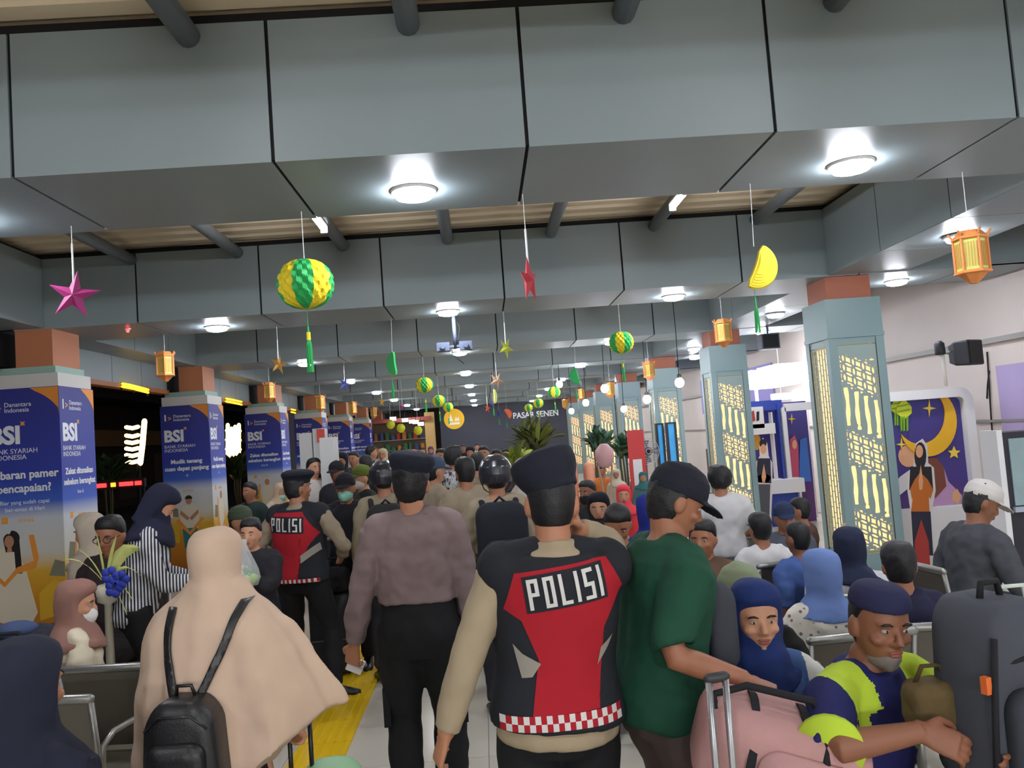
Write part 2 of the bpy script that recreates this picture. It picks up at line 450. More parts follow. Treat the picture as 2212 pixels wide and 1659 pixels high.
# ------------------------------------------------------------------ left pillars wrapped in printed banners
ban_f = ramp_mat('banner_blue', [(0, (150, 84, 22)), (.20, (196, 128, 20)), (.30, (206, 160, 40)), (.37, (200, 196, 184)), (.50, (196, 200, 206)), (.56, (60, 96, 190)), (.66, (48, 62, 160)), (1, (44, 48, 128))], 2, .1, 2.62)
org = plain((222, 140, 52), .5); prt_w = plain((232, 234, 238), .5); prt_o = plain((228, 160, 70), .5); cream_p = plain((214, 204, 180), .6); skin_p = plain((176, 126, 92), .6); hair_p = plain((24, 20, 20), .6)
teal_p = plain((44, 112, 116), .6); gold_p = plain((206, 160, 30), .6); gr_p = plain((118, 116, 96), .6)
PM = [org, prt_w, prt_o, cream_p, skin_p, hair_p, teal_p, gold_p, gr_p]
def print_face(w, kind, lines):
    """flat print on a banner face of width w: u to the right, v up, 1 mm proud, drawn in the xz plane facing -y"""
    mb = MB(); s = w / .71
    P = lambda pts, mi, d=.001: mb.prism([(x * s, z) for x, z in pts], (0, 0, 0), (1, 0, 0), (0, 0, 1), (0, -d, 0), mi)
    T = lambda st, x, z, size, mi=1, al='LEFT', bold=0.0: text_to(mb, st, (x * s, -.001, z), (1, 0, 0), (0, 0, 1), size, mi, depth=.0006, align=al, bold=bold, sx=s)
    P([(.71, 2.615), (.44, 2.615)] + arc(.30, 2.10, .50, 72, 36, 8, .52)[1:] + [(.71, 2.34)], 0)
    T('1', .04, 2.44, .13, 1, bold=.004); T('>', .11, 2.43, .09, 2, bold=.003); T('Danantara', .19, 2.462, .062); T('Indonesia', .19, 2.408, .062)
    T('BSI', .04, 2.16, .235, 1, bold=.010)
    P([(.36 + .032 * math.cos(q * PI / 4) * (1 if q % 2 else .45), 2.275 + .032 * math.sin(q * PI / 4) * (1 if q % 2 else .45)) for q in range(8)], 2)
    T('BANK SYARIAH', .04, 2.01, .066); T('INDONESIA', .04, 1.95, .066)
    z = 1.78
    for st, size, mi in lines:
        T(st, .355, z, size, mi, 'CENTER', .003 if size > .08 else .0); z -= size * 1.22
    P([(.13, 1.385), (.19, 1.385), (.19, 1.32), (.13, 1.32)], 2); T('emas', .36, 1.35, .075, 2, 'CENTER')
    if kind == 'woman':
        P([(.02, .42), (.06, .95), (.10, 1.02), (.26, 1.02), (.34, .90), (.36, .80), (.44, .46), (.38, .36), (.30, .40), (.22, .34), (.12, .38)], 3)
        P([(.02, 1.0), (.08, 1.08), (.17, 1.10), (.26, 1.08), (.30, .98), (.29, .82), (.05, .82)], 3, .0012)
        P([(.20, 1.22)] + arc(.22, 1.18, .075, 90, -20, 6) + [(.31, .84), (.25, .84), (.24, 1.05), (.16, 1.05)] + arc(.20, 1.17, .06, 190, 110, 4), 5, .0014)
        P(arc(.195, 1.15, .045, 0, 360, 14, .06)[:-1], 4, .0018); P([(.18, 1.1), (.215, 1.1), (.22, 1.05), (.17, 1.05)], 4, .0016)
        P([(.0, .86), (.14, .72), (.26, .84), (.44, .88), (.47, .98), (.43, 1.20), (.38, 1.20), (.42, .95), (.26, .90), (.14, .77), (.02, .90)], 0, .0017)
        P([(.46, .38), (.71, .44), (.71, .72), (.60, .76), (.46, .64)], 7); P([(.56, .80), (.71, .78), (.71, .92), (.62, .95)], 8)
    elif kind == 'man':
        P([(.24, .78), (.22, 1.02), (.28, 1.12), (.44, 1.12), (.51, 1.00), (.48, .78)], 3); P([(.27, .50), (.25, .79), (.47, .79), (.46, .50)], 6, .0012)
        P(arc(.36, 1.20, .048, 0, 360, 14, .062)[:-1], 4, .0016); P(arc(.36, 1.22, .056, 0, 180, 8, .055), 5, .0018)
        P([(.22, 1.0), (.33, .90), (.36, .94), (.24, 1.06)], 4, .0017); P([(.50, 1.0), (.39, .90), (.36, .94), (.49, 1.06)], 4, .0017)
        P([(.16, .90), (.36, .68), (.58, .92), (.54, .94), (.36, .74), (.20, .94)], 0, .0019)
        P([(.48, .42), (.71, .46), (.71, .80), (.60, .84), (.48, .74)], 7); P([(.04, .60), (.20, .58), (.20, .82), (.10, .84)], 7); P([(.08, .98), (.20, .96), (.20, 1.08), (.12, 1.12)], 8)
    else:
        P([(.28, .36), (.27, 1.05), (.32, 1.16), (.46, 1.16), (.50, 1.05), (.48, .36)], 3); P(arc(.385, 1.235, .05, 0, 360, 12, .065)[:-1], 4, .0014); P(arc(.385, 1.25, .058, -20, 200, 8, .062), 3, .0012)
        P([(.05, .56), (.24, .54), (.24, .84), (.05, .86)], 7); P([(.06, .92), (.22, .90), (.22, 1.08), (.10, 1.1)], 8); P([(.18, .80), (.22, 1.2), (.25, 1.2), (.22, .80)], 0, .0012); P([(.22, .80), (.36, .62), (.52, .82), (.48, .84), (.36, .68), (.26, .84)], 0, .0017)
    return mb.mesh('print', PM)
L1t = [('Lebaran pamer', .108, 1), ('pencapaian?', .108, 1), ('Biar yang sudah capai', .055, 1), ('ber-emas di Hari', .055, 1)]
L2t = [('Mudik tenang', .085, 1), ('cuan dapat panjang', .085, 1), ('di', .05, 1)]
L3t = [('Zakat ditunaikan', .085, 1), ('sebelum berangkat', .085, 1), ('bisa di', .05, 1)]
pf = [print_face(.71, 'woman', L1t), print_face(.71, 'man', L2t), print_face(.71, 'robe', L3t)]
ps = [print_face(.70, 'robe', L3t), print_face(.70, 'robe', L2t)]
shaft_me = MB().box(0, .71, 0, .70, 0, .10); shaft_me.box(.004, .706, .004, .696, .1, 2.62); shaft_me = shaft_me.mesh('shaft', plain((186, 182, 176), .5))
fr_me = MB().box(0, .71, -.004, 0, .1, 2.62).mesh('banner', ban_f); sd_me = MB().box(0, .70, -.004, 0, .1, 2.62).mesh('banner', ban_f)
cap_me = MB().box(.02, .70, .02, .69, 2.62, 2.755).mesh('white_cap', plain((206, 204, 200), .5))
mint_me = MB().box(.05, .65, .08, .66, 2.755, 2.83).mesh('mint_band', plain((150, 182, 170), .5)); lneck = MB().box(.26, .62, .10, .64, 2.83, HB - .005).mesh('neck', mat('copper_neck', (186, 118, 80), .5, var=.05))
for k in range(7):
    t = thing('banner_pillar', 'blue printed banner pillar, %s of the left row%s' % (['nearest', 'second', 'third', 'fourth', 'fifth', 'sixth', 'seventh'][k], [', with a woman in a cream dress', ', with a man in a pale shirt', '', '', '', '', ''][k]), 'pillar', (-4.81, 8.1 + k * BS, 0), group='bank banner pillars on the left')
    obj('shaft', shaft_me, t); obj('white_cap', cap_me, t); obj('mint_band', mint_me, t); obj('neck', lneck, t)
    b_ = obj('banner', fr_me, t); obj('print', pf[k if k < 2 else (2 if k % 2 == 0 else 1)], b_, (0, -.004, 0))
    b_ = obj('banner', sd_me, t, (.71, 0, 0), (0, 0, PI / 2)); obj('print', ps[0 if k != 1 else 1], b_, (0, -.004, 0))

# pendant globe lamps: the lit ones over the right-hand stalls, and fill globes added unseen behind the camera
globe_g = mat('globe_glow', (255, 255, 255), .5, emit=(235, 240, 255), estr=GLOBE_E)
gl_me = MB().lathe([(.002, -.13), (.03, -.126), (.055, -.105), (.068, -.07), (.066, -.035), (.045, -.005), (.03, .01), (.002, .012)], 20).mesh('globe', globe_g, True)
gs_me = MB().lathe([(.02, .0), (.034, .01), (.034, .05), (.02, .07), (.002, .07)], 14).mesh('lamp_holder', plain((60, 60, 62), .5))
rear_fill_g = mat('globe_fill_rear', (255, 255, 255), .5, emit=(242, 246, 252), estr=REAR_FILL_E)
rl_me = gl_me.copy(); rl_me.materials.clear(); rl_me.materials.append(rear_fill_g)
def pendant(x, y, z, label, rear=False):
    t = thing('pendant_lamp', label, 'pendant lamp', (x, y, z), group='white pendant globes on black cords')
    obj('globe', rl_me if rear else gl_me, t); obj('lamp_holder', gs_me, t)
    MB().tube([(0, 0, .06), (.01, 0, (HT - z) * .5), (0, 0, HT + .08 - z)], .006, 6).build('cord', gap, t)
for (px, py, Y, l) in ((1467, 818, 12.0, 'nearest the teal pillar with the blue screens'), (1397, 855, 13.5, 'left of the third teal pillar, over the fan'), (1306, 832, 13.8, 'largest left one, over the potted plants'), (1347, 878, 18.0, 'low one over the dark fan'), (1265, 864, 17.2, 'between two far orange lanterns'), (1234, 883, 20.0, 'lowest one at the back left'), (1208, 824, 17.0, 'leftmost high one near the green paper ball')):
    p = atY(px, py, Y); pendant(p.x, p.y, p.z, 'glowing white pendant globe on a cord, ' + l)
for q, (x, y, z) in enumerate(((-3, -5.6, 2.4), (-.2, -6.0, 2.4), (2.6, -5.6, 2.4), (4.2, -5.9, 2.4), (-3, -10.2, 2.3), (0, -10.4, 2.3), (3, -10.2, 2.3))):
    pendant(x, y, z, 'added fill globe, unseen behind the camera, ' + ['front left', 'front middle', 'front right', 'nearest the right wall', 'rear left', 'rear middle', 'rear right'][q], True)
# ================================================================== people: one remeshed body each, clothes and hair as children
JOBS = []
_tex = {}
def folds(sc):
    if sc not in _tex:
        t = bpy.data.textures.new('folds', 'CLOUDS'); t.noise_scale = sc; t.noise_depth = 1; _tex[sc] = t
    return _tex[sc]
def remesh(mb, name, mats, parent, voxel=.012, it=4, disp=0.0, dsc=.10, k=1.0, post=None, fac=.5):
    me = bpy.data.meshes.new(name)
    me.from_pydata([(x * k, y * k, z * k) for x, y, z in mb.v], [], mb.f)
    for m in (mats if isinstance(mats, (list, tuple)) else [mats]): me.materials.append(m)
    o = bpy.data.objects.new(name, me); link(o, parent)
    r = o.modifiers.new('r', 'REMESH'); r.mode = 'VOXEL'; r.voxel_size = voxel; r.adaptivity = 0
    if it:
        s = o.modifiers.new('s', 'SMOOTH'); s.factor = fac; s.iterations = it
    if disp:
        d = o.modifiers.new('d', 'DISPLACE'); d.texture = folds(dsc); d.strength = disp; d.mid_level = .5; d.texture_coords = 'LOCAL'
        s2 = o.modifiers.new('s2', 'SMOOTH'); s2.factor = .5; s2.iterations = 1
    JOBS.append((o, post)); return o
def flush():
    dg = bpy.context.evaluated_depsgraph_get(); dg.update()
    new = [(o, bpy.data.meshes.new_from_object(o.evaluated_get(dg)), post) for o, post in JOBS]
    for o, me, post in new:
        old = o.data; o.modifiers.clear(); me.name = old.name; o.data = me
        if len(me.materials) == 0:
            for m in old.materials: me.materials.append(m)
        me.polygons.foreach_set('use_smooth', [True] * len(me.polygons))
        bpy.data.meshes.remove(old)
    for o, me, post in new:
        if post: post(o)
    JOBS.clear()
def paint(fn):
    """give the faces of a remeshed garment a material index from fn(x, y, z)"""
    def post(o):
        me = o.data; n = len(me.polygons); c = np.zeros(n * 3); me.polygons.foreach_get('center', c); c = c.reshape(-1, 3)
        me.polygons.foreach_set('material_index', np.asarray(fn(c[:, 0], c[:, 1], c[:, 2])).astype(np.int32)); me.update()
    return post
def wrap(src, name, vs, fs, mats, parent, off=.003, axis='y', edge=.02, back=True, fm=None):
    """lay a flat print (x,z) over the back (or front) of a finished garment"""
    dg = src.data
    bv = BVHTree.FromPolygons([v.co for v in dg.vertices], [tuple(p.vertices) for p in dg.polygons])
    bm = bmesh.new(); vv = [bm.verts.new((x, 0, z)) for x, z in vs]
    for i, f in enumerate(fs):
        try:
            q = bm.faces.new([vv[j] for j in f]); q.material_index = fm[i] if fm else 0
        except ValueError: pass
    bmesh.ops.triangulate(bm, faces=bm.faces[:])
    for _ in range(7):
        le = [e for e in bm.edges if e.calc_length() > edge]
        if not le: break
        bmesh.ops.subdivide_edges(bm, edges=le, cuts=1); bmesh.ops.triangulate(bm, faces=bm.faces[:])
    sg = -1 if back else 1
    for v in bm.verts:
        h = bv.ray_cast(Vector((v.co.x, sg * 1.0, v.co.z)), Vector((0, -sg, 0)))
        if h[0] is None:
            h = bv.find_nearest(Vector((v.co.x, sg * .10, v.co.z)))
        v.co = h[0] + Vector((0, sg * off, 0)) + h[1] * .0005
    bmesh.ops.recalc_face_normals(bm, faces=bm.faces[:])
    me = bpy.data.meshes.new(name); bm.to_mesh(me); bm.free()
    for m in (mats if isinstance(mats, (list, tuple)) else [mats]): me.materials.append(m)
    me.polygons.foreach_set('use_smooth', [True] * len(me.polygons))
    return obj(name, me, parent)

SKIN = [mat('skin_1', (178, 122, 92), .55, var=.05, vscale=12), mat('skin_2', (160, 106, 78), .55, var=.05, vscale=12), mat('skin_3', (196, 142, 112), .55, var=.05, vscale=12), mat('skin_4', (138, 90, 66), .55, var=.05, vscale=12)]
HAIRM = mat('hair_black', (22, 21, 24), .55, bump=.5, bscale=160)
EYEW = plain((176, 166, 156), .3); IRIS = plain((24, 16, 12), .2); LIPM = plain((150, 84, 74), .5); SHOE = mat('shoe_black', (22, 22, 24), .4)
eye_me = MB().ell((0, 0, 0), (.0125, .0125, .0068), 12, 8).ell((0, .0065, 0), (.0060, .0068, .0052), 10, 6, 1).mesh('eye', [EYEW, IRIS], True)
brow_me = MB().tube([(-.018, 0, -.003), (-.005, .003, .003), (.010, .001, .002), (.017, -.006, -.002)], [.002, .0042, .004, .002], 6).mesh('eyebrow', HAIRM, True)
lip_me = MB().ell((0, 0, .004), (.023, .007, .0055), 12, 6).ell((0, 0, -.005), (.020, .008, .0065), 12, 6).mesh('lips', LIPM, True)
HEAD = [(.116, .012, .020, .010), (.108, .042, .058, .040), (.09, .062, .082, .066), (.06, .073, .096, .083), (.025, .0765, .100, .0885), (0, .075, .098, .086), (-.03, .071, .088, .084), (-.06, .063, .068, .083), (-.085, .052, .046, .079), (-.105, .036, .018, .070), (-.114, .018, -.01, .056)]
def rot(x=0, y=0, z=0):
    return Matrix.Rotation(math.radians(z), 3, 'Z') @ Matrix.Rotation(math.radians(y), 3, 'Y') @ Matrix.Rotation(math.radians(x), 3, 'X')
def hring(z, w, yb, yf, n=24, grow=0, p=1.0):
    r = []
    for j in range(n):
        t = 2 * PI * j / n; c, s = math.cos(t), math.sin(t)
        y = (yf + grow) * s if s > 0 else (yb + grow) * s
        r.append(((w + grow) * c, y, z))
    return r
def ik(a, t, l1, l2, pole):
    a, t = Vector(a), Vector(t); d = t - a; L = min(d.length, (l1 + l2) * .995); d.normalize()
    x = (l1 * l1 - l2 * l2 + L * L) / (2 * L); h = math.sqrt(max(0, l1 * l1 - x * x))
    p = Vector(pole); p = (p - d * p.dot(d)).normalized()
    return a + d * x + p * h, a + d * L
TORSO = [(.80, .115, .085, -.01), (.86, .160, .110, -.012), (.93, .168, .115, -.012), (1.0, .156, .106, 0), (1.07, .146, .100, .005), (1.15, .150, .106, .006), (1.24, .160, .114, .003), (1.32, .166, .112, -.004), (1.37, .160, .098, -.010), (1.405, .125, .080, -.012), (1.435, .082, .066, -.012), (1.46, .060, .058, -.008)]
class Pose: pass
def skeleton(o):
    P = Pose(); P.o = o
    fem = o.get('fem', 0); P.w = (.90 if fem else 1.0) * o.get('fat', 1.0); P.fem = fem
    P.pel = Vector(o.get('pel', (0, 0, .93))); P.R = rot(-o.get('lean', 0), o.get('side', 0), o.get('twist', 0))
    P.U = lambda p: P.pel + P.R @ (Vector(p) - Vector((0, 0, .93)))
    P.Hc = P.U((0, .014, 1.578)) + Vector(o.get('hoff', (0, 0, 0))); P.RH = P.R @ rot(-o.get('hpitch', 0), o.get('hroll', 0), o.get('hyaw', 0))
    P.hs = o.get('hs', 1.0)
    P.Hd = lambda p: P.Hc + P.RH @ (Vector(p) * P.hs)
    P.arm = {}
    for s in (-1, 1):
        sh = P.U((s * .168 * P.w, -.012, 1.372)); a = o.get('armR' if s > 0 else 'armL', None)
        if a is None:
            el = sh + P.R @ Vector((s * .055, -.035, -.272)); wr = el + P.R @ Vector((s * .010, .055, -.240))
        else:
            el, wr = ik(sh, a[0], .285, .250, a[1])
        hd = o.get('handR' if s > 0 else 'handL', {})
        d = Vector(hd.get('dir', (wr - el).normalized())).normalized()
        n = Vector(hd.get('palm', (-s * .9, .25, 0))); n = (n - d * n.dot(d)).normalized()
        P.arm[s] = (sh, el, wr, d, n, hd.get('curl', 22), hd.get('thumb', 30))
    P.leg = {}
    ft = o.get('feet', ((-.105, .0, 8), (.105, .0, -8)))
    for s, f in ((-1, ft[0]), (1, ft[1])):
        hip = P.pel + rot(0, 0, o.get('twist', 0) * .5) @ Vector((s * .088 * P.w, 0, -.035)); z = f[3] if len(f) > 3 else .085
        kn, an = ik(hip, (f[0], f[1] - .02, z), .425, .425, o.get('knee', (s * .12, 1, 0)))
        P.leg[s] = (hip, kn, an, f[2])
    return P
def torso_rings(P, z0, z1, g=0.0, n=28, gd=None, sec=TORSO):
    gd = g if gd is None else gd
    zs = sorted(set([z0, z1] + [s[0] for s in sec if z0 < s[0] < z1])); rings = []
    A = np.array(sec)
    for z in zs:
        w, d, yc = (np.interp(z, A[:, 0], A[:, i]) for i in (1, 2, 3))
        w = w * P.w + g; d = d * (P.w ** .5) * P.o.get('deep', 1.0) + gd
        rings.append([P.U((w * (abs(math.cos(t)) ** .85) * (1 if math.cos(t) > 0 else -1), yc + d * math.sin(t), z)) for t in (2 * PI * j / n for j in range(n))])
    return rings
def limb(mb, pts, rad, n=14):
    return mb.tube(pts, rad, n, rnd=True)
def arm_tube(mb, P, s, upto=2.0, g=0.0, n=14, wrist_g=None):
    sh, el, wr, *_ = P.arm[s]; q = P.w ** .6 * (.92 if P.fem else 1)
    pts = [sh + P.R @ Vector((-s * .03, 0, .0)), sh + (el - sh) * .10, sh + (el - sh) * .45, sh + (el - sh) * .85, el + (wr - el) * .12, el + (wr - el) * .40, wr]
    rad = [.050, .056, .048, .041, .041, .039, .028]; ts = [-.1, .10, .45, .85, 1.12, 1.40, 2.0]
    rad = [r * q + g for r in rad]
    if wrist_g is not None: rad[-1] = .028 * q + wrist_g
    P2, R2 = [], []
    for i, t in enumerate(ts):
        if t <= upto: P2.append(pts[i]); R2.append(rad[i])
        else:
            u = (upto - ts[i - 1]) / (t - ts[i - 1])
            if u > .05: P2.append(pts[i - 1].lerp(pts[i], u)); R2.append(rad[i - 1] + (rad[i] - rad[i - 1]) * u)
            break
    return mb.tube(P2, R2, n)
def hand(mb, P, s):
    sh, el, wr, d, n, curl, th = P.arm[s]; q = .92 if P.fem else 1.0
    side = d.cross(n) * s; side = side.normalized()          # towards the thumb
    if P.o.get('flip%d' % s): side = -side
    rings = []
    for t, w, h in ((-.02, .026, .024), (.0, .028, .021), (.03, .036, .017), (.065, .041, .0155), (.092, .040, .0135)):
        c = wr + d * t * q
        rings.append([c + side * (w * q * math.cos(a)) + n * (h * q * math.sin(a)) for a in (2 * PI * j / 14 for j in range(14))])
    mb.loft(rings)
    for off, L in ((.030, .070), (.010, .078), (-.010, .073), (-.029, .057)):
        b = wr + d * .082 * q + side * off * q; dd = (d + side * off * 3.0).normalized(); pts = [b]; ang = math.radians(curl)
        for seg in (.45, .32, .23):
            c_, s_ = math.cos(ang), math.sin(ang); dd = (dd * c_ + n * s_).normalized(); nn = n
            pts.append(pts[-1] + dd * L * seg * q); n_ = (n - dd * n.dot(dd)).normalized(); n2 = n_
            ang = math.radians(curl * 1.15)
            # rotate within the finger plane
            if seg == .45: n = n_
            else: n = n_
        mb.tube(pts, [.0090 * q, .0084 * q, .0077 * q, .0068 * q], 10, rnd=True)
        n = P.arm[s][4]
    t0 = wr + d * .018 * q + side * .026 * q; t1 = t0 + (d * .55 + side * .75 + n * .25).normalized() * .034 * q
    t2 = t1 + (d * .85 + side * .30 + n * (.2 + th / 60)).normalized() * .034 * q; t3 = t2 + (d * .85 + side * .05 + n * (.3 + th / 40)).normalized() * .026 * q
    mb.tube([t0, t1, t2, t3], [.0145 * q, .0125 * q, .0105 * q, .0085 * q], 10, rnd=True)
def person(label, loc, h, face=0.0, skin=0, voxel=.010, hair='short', shirt=None, pants=None, shoes=True, face_detail=True, hairm=None, group=None, name='person', **o):
    """face: 0 looks away from the camera (+Y), 180 towards it, -90 to the right"""
    P = skeleton(o); k = h / 1.70; P.k = k
    t = thing(name, label, 'person', loc, math.radians(face), group); P.root = t
    mb = MB()
    mb.loft(torso_rings(P, .80, 1.46, -.004))
    mb.tube([P.U((0, -.012, 1.40)), P.U((0, -.008, 1.47)), P.Hd((0, -.012, -.07)), P.Hd((0, -.005, -.02))], [.066 * P.w, .056 * P.w, .054 * P.w, .050], 16)
    mb.loft([[P.Hd(q) for q in hring(z, w, yb, yf)] for z, w, yb, yf in HEAD])
    if voxel < .016:
        mb.tube([P.Hd((0, .082, .012)), P.Hd((0, .094, -.008)), P.Hd((0, .104, -.028)), P.Hd((0, .088, -.038))], [.007, .0095, .0135, .010], 10, rnd=True)
        for s in (-1, 1):
            mb.ell(P.Hd((s * .014, .090, -.034)), (.0085, .010, .0075), 8, 6)
            mb.ell(P.Hd((s * .079, -.012, -.010)), (.012, .022, .034), 10, 8, R=P.RH)
            mb.ell(P.Hd((s * .030, .074, .020)), (.026, .014, .009), 10, 6, R=P.RH)
            mb.ell(P.Hd((s * .042, .060, -.028)), (.024, .022, .018), 10, 6, R=P.RH)
        mb.ell(P.Hd((0, .078, -.062)), (.026, .014, .016), 10, 6, R=P.RH)
        mb.ell(P.Hd((0, .066, -.098)), (.024, .018, .016), 10, 6, R=P.RH)
    else:
        for s in (-1, 1): mb.ell(P.Hd((s * .082, -.012, -.010)), (.014, .024, .036), 8, 6, R=P.RH)
        mb.ell(P.Hd((0, .095, -.022)), (.016, .020, .024), 8, 6, R=P.RH)
    for s in (-1, 1):
        arm_tube(mb, P, s); hand(mb, P, s)
        hip, kn, an, fy = P.leg[s]; q = P.w ** .5
        mb.tube([hip + Vector((0, 0, .04)), hip.lerp(kn, .25), hip.lerp(kn, .7), kn, kn.lerp(an, .3), kn.lerp(an, .7), an, an - Vector((0, 0, .03))], [.085 * q, .088 * q, .062 * q, .052 * q, .056 * q, .042, .036, .034], 14)
        f = rot(0, 0, fy); mb.tube([an + f @ Vector((0, -.04, -.05)), an + f @ Vector((0, .05, -.045)), an + f @ Vector((0, .14, -.06))], [.035, .036, .022], 10, rnd=True)
    sm = SKIN[skin]
    remesh(mb, 'body', sm, t, voxel, 2 if voxel < .012 else 3, k=k)
    # face
    if face_detail:
        for s in (-1, 1):
            e = obj('eye', eye_me, t, P.Hd((s * .031, .0735, .002)) * k); e.rotation_euler = P.RH.to_euler(); e.scale = (k, k, k)
            e = obj('eyebrow', brow_me, t, P.Hd((s * .033, .0865, .022)) * k); e.rotation_euler = P.RH.to_euler(); e.scale = (s * k, k, k)
        e = obj('lips', lip_me, t, P.Hd((0, .0865, -.063)) * k); e.rotation_euler = P.RH.to_euler(); e.scale = (k, k, k)
    hm = hairm or HAIRM; hv = max(.008, voxel)
    if hair == 'short':
        mb = MB()
        mb.loft([[P.Hd(q) for q in hring(z, w, yb, yf)] for z, w, yb, yf in ((.132, .02, .03, .02), (.122, .055, .07, .055), (.10, .076, .096, .082), (.07, .086, .108, .086), (.045, .088, .112, .060), (.02, .0865, .112, .022), (-.01, .084, .109, -.005), (-.04, .076, .100, -.025), (-.07, .062, .084, -.03), (-.088, .045, .068, -.034))])
        remesh(mb, 'hair', hm, t, hv, 2, .010, .03, k)
    elif hair == 'crop':
        mb = MB()
        mb.loft([[P.Hd(q) for q in hring(z, w, yb, yf)] for z, w, yb, yf in ((.124, .02, .03, .02), (.114, .052, .068, .05), (.09, .070, .092, .076), (.06, .079, .103, .070), (.03, .081, .106, .03), (-.005, .079, .104, -.005), (-.04, .072, .094, -.03), (-.075, .056, .076, -.034))])
        remesh(mb, 'hair', hm, t, hv, 2, k=k)
    elif hair == 'bushy':
        mb = MB()
        mb.loft([[P.Hd(q) for q in hring(z, w, yb, yf)] for z, w, yb, yf in ((.158, .03, .04, .03), (.145, .075, .085, .07), (.11, .105, .12, .10), (.06, .118, .135, .09), (.01, .115, .135, .02), (-.04, .10, .12, -.02), (-.075, .07, .09, -.03))])
        remesh(mb, 'hair', hm, t, hv, 2, .022, .04, k)
    elif hair == 'long':
        mb = MB()
        mb.loft([[P.Hd(q) for q in hring(z, w, yb, yf)] for z, w, yb, yf in ((.132, .02, .03, .02), (.122, .055, .07, .055), (.10, .076, .096, .082), (.07, .087, .108, .080), (.03, .092, .114, .030), (-.04, .096, .114, .02), (-.10, .098, .11, .01), (-.17, .10, .10, -.02), (-.22, .085, .09, -.03))])
        remesh(mb, 'hair', hm, t, hv, 2, .010, .03, k)
    if shirt: garment_top(P, t, k, voxel, **shirt)
    if pants: garment_legs(P, t, k, voxel, **pants)
    if shoes:
        for s in (-1, 1):
            hip, kn, an, fy = P.leg[s]; f = rot(0, 0, fy); mb = MB(); rings = []
            for y, w, z0, z1 in ((-.085, .022, -.078, -.02), (-.07, .036, -.085, .045), (-.02, .042, -.085, .055), (.04, .044, -.085, .010), (.10, .048, -.085, -.018), (.15, .045, -.085, -.036), (.185, .026, -.083, -.05)):
                rings.append([an + f @ Vector((w * math.cos(a), y, (z0 + z1) / 2 + (z1 - z0) / 2 * math.sin(a))) for a in (2 * PI * j / 12 for j in range(12))])
            mb.loft(rings); mb.v = [(x * k, y * k, max(z * k, .001)) for x, y, z in mb.v]
            mb.build('shoe', SHOE if shoes is True else shoes, t, True)
    return P
def garment_top(P, t, k, voxel, m=None, sleeve=2.0, hem=.86, g=.022, hemg=.006, disp=.034, dsc=.085, post=None, name='shirt', neck=1.44, mats=None, collar=0.0, slg=None, cuff=.014, vx=None):
    mb = MB(); n = 30
    rings = torso_rings(P, hem, neck, g, n)
    mb.loft(rings)
    # shoulders
    for s in (-1, 1):
        sh = P.arm[s][0]
        if sleeve > 0: arm_tube(mb, P, s, sleeve, (slg if slg is not None else g), 16, wrist_g=cuff)
        else: mb.ell(sh + P.R @ Vector((-s * .012, 0, .005)), (.050 + g, .062 + g, .050 + g), 14, 9, R=P.R)
        mb.tube([P.U((s * .05 * P.w, -.012, 1.405)), sh + P.R @ Vector((-s * .01, 0, .012))], [.052 + g * .6, .050 + g * .6], 14, rnd=True)
    if collar:
        mb.tube([P.U((0, -.014, 1.42)), P.U((0, -.012, 1.42 + collar))], [.078 * P.w, .068 * P.w], 18)
    o = remesh(mb, name, mats or m, t, vx or max(.009, voxel * 1.1), 4, disp if voxel < .02 else 0, dsc, k, post)
    P.top = o; return o
def garment_legs(P, t, k, voxel, m=None, g=.008, waist=1.00, upto=1.0, disp=.026, dsc=.10, flare=0.0, skirt=False, name='trousers', vx=None):
    mb = MB()
    if skirt:
        rings = []
        A = np.array(TORSO); pz = P.pel.z
        if pz > .8:
            for q in range(7):
                z = waist + (upto - waist) * q / 6; w = (.16 + .10 * q / 6) * P.w; rings.append([P.pel + Vector((w * math.cos(a) * (1 + .05 * math.cos(7 * a) * q / 6), w * .8 * math.sin(a) * (1 + .05 * math.sin(5 * a) * q / 6), z - .93)) for a in (2 * PI * j / 36 for j in range(36))])
            mb.loft(rings)
        else:
            for s in (-1, 1):
                hip, kn, an, fy = P.leg[s]
                mb.tube([hip, hip.lerp(kn, .5), kn, kn.lerp(an, .5), an], [.12, .115, .10, .10, .11], 16, rnd=True)
            l, r = P.leg[-1], P.leg[1]
            mb.tube([(l[0] + r[0]) / 2, (l[1] + r[1]) / 2, (l[2] + r[2]) / 2 + Vector((0, 0, .02))], [.14, .12, .11], 16, rnd=True)
    else:
        mb.loft(torso_rings(P, .80, waist, g))
        for s in (-1, 1):
            hip, kn, an, fy = P.leg[s]; q = P.w ** .5
            pts = [hip + Vector((0, 0, .05)), hip.lerp(kn, .25), hip.lerp(kn, .7), kn, kn.lerp(an, .3), kn.lerp(an, .75), an + Vector((0, 0, .01))]
            rad = [.090, .094, .072, .060, .062, .052, .050]; rad = [r * q + g + flare * i / 6 for i, r in enumerate(rad)]
            c = max(2, int(round(len(pts) * upto))); mb.tube(pts[:c], rad[:c], 16)
    return remesh(mb, name, m, t, vx or max(.012, voxel * 1.45), 3, disp if voxel < .02 else 0, dsc, k)
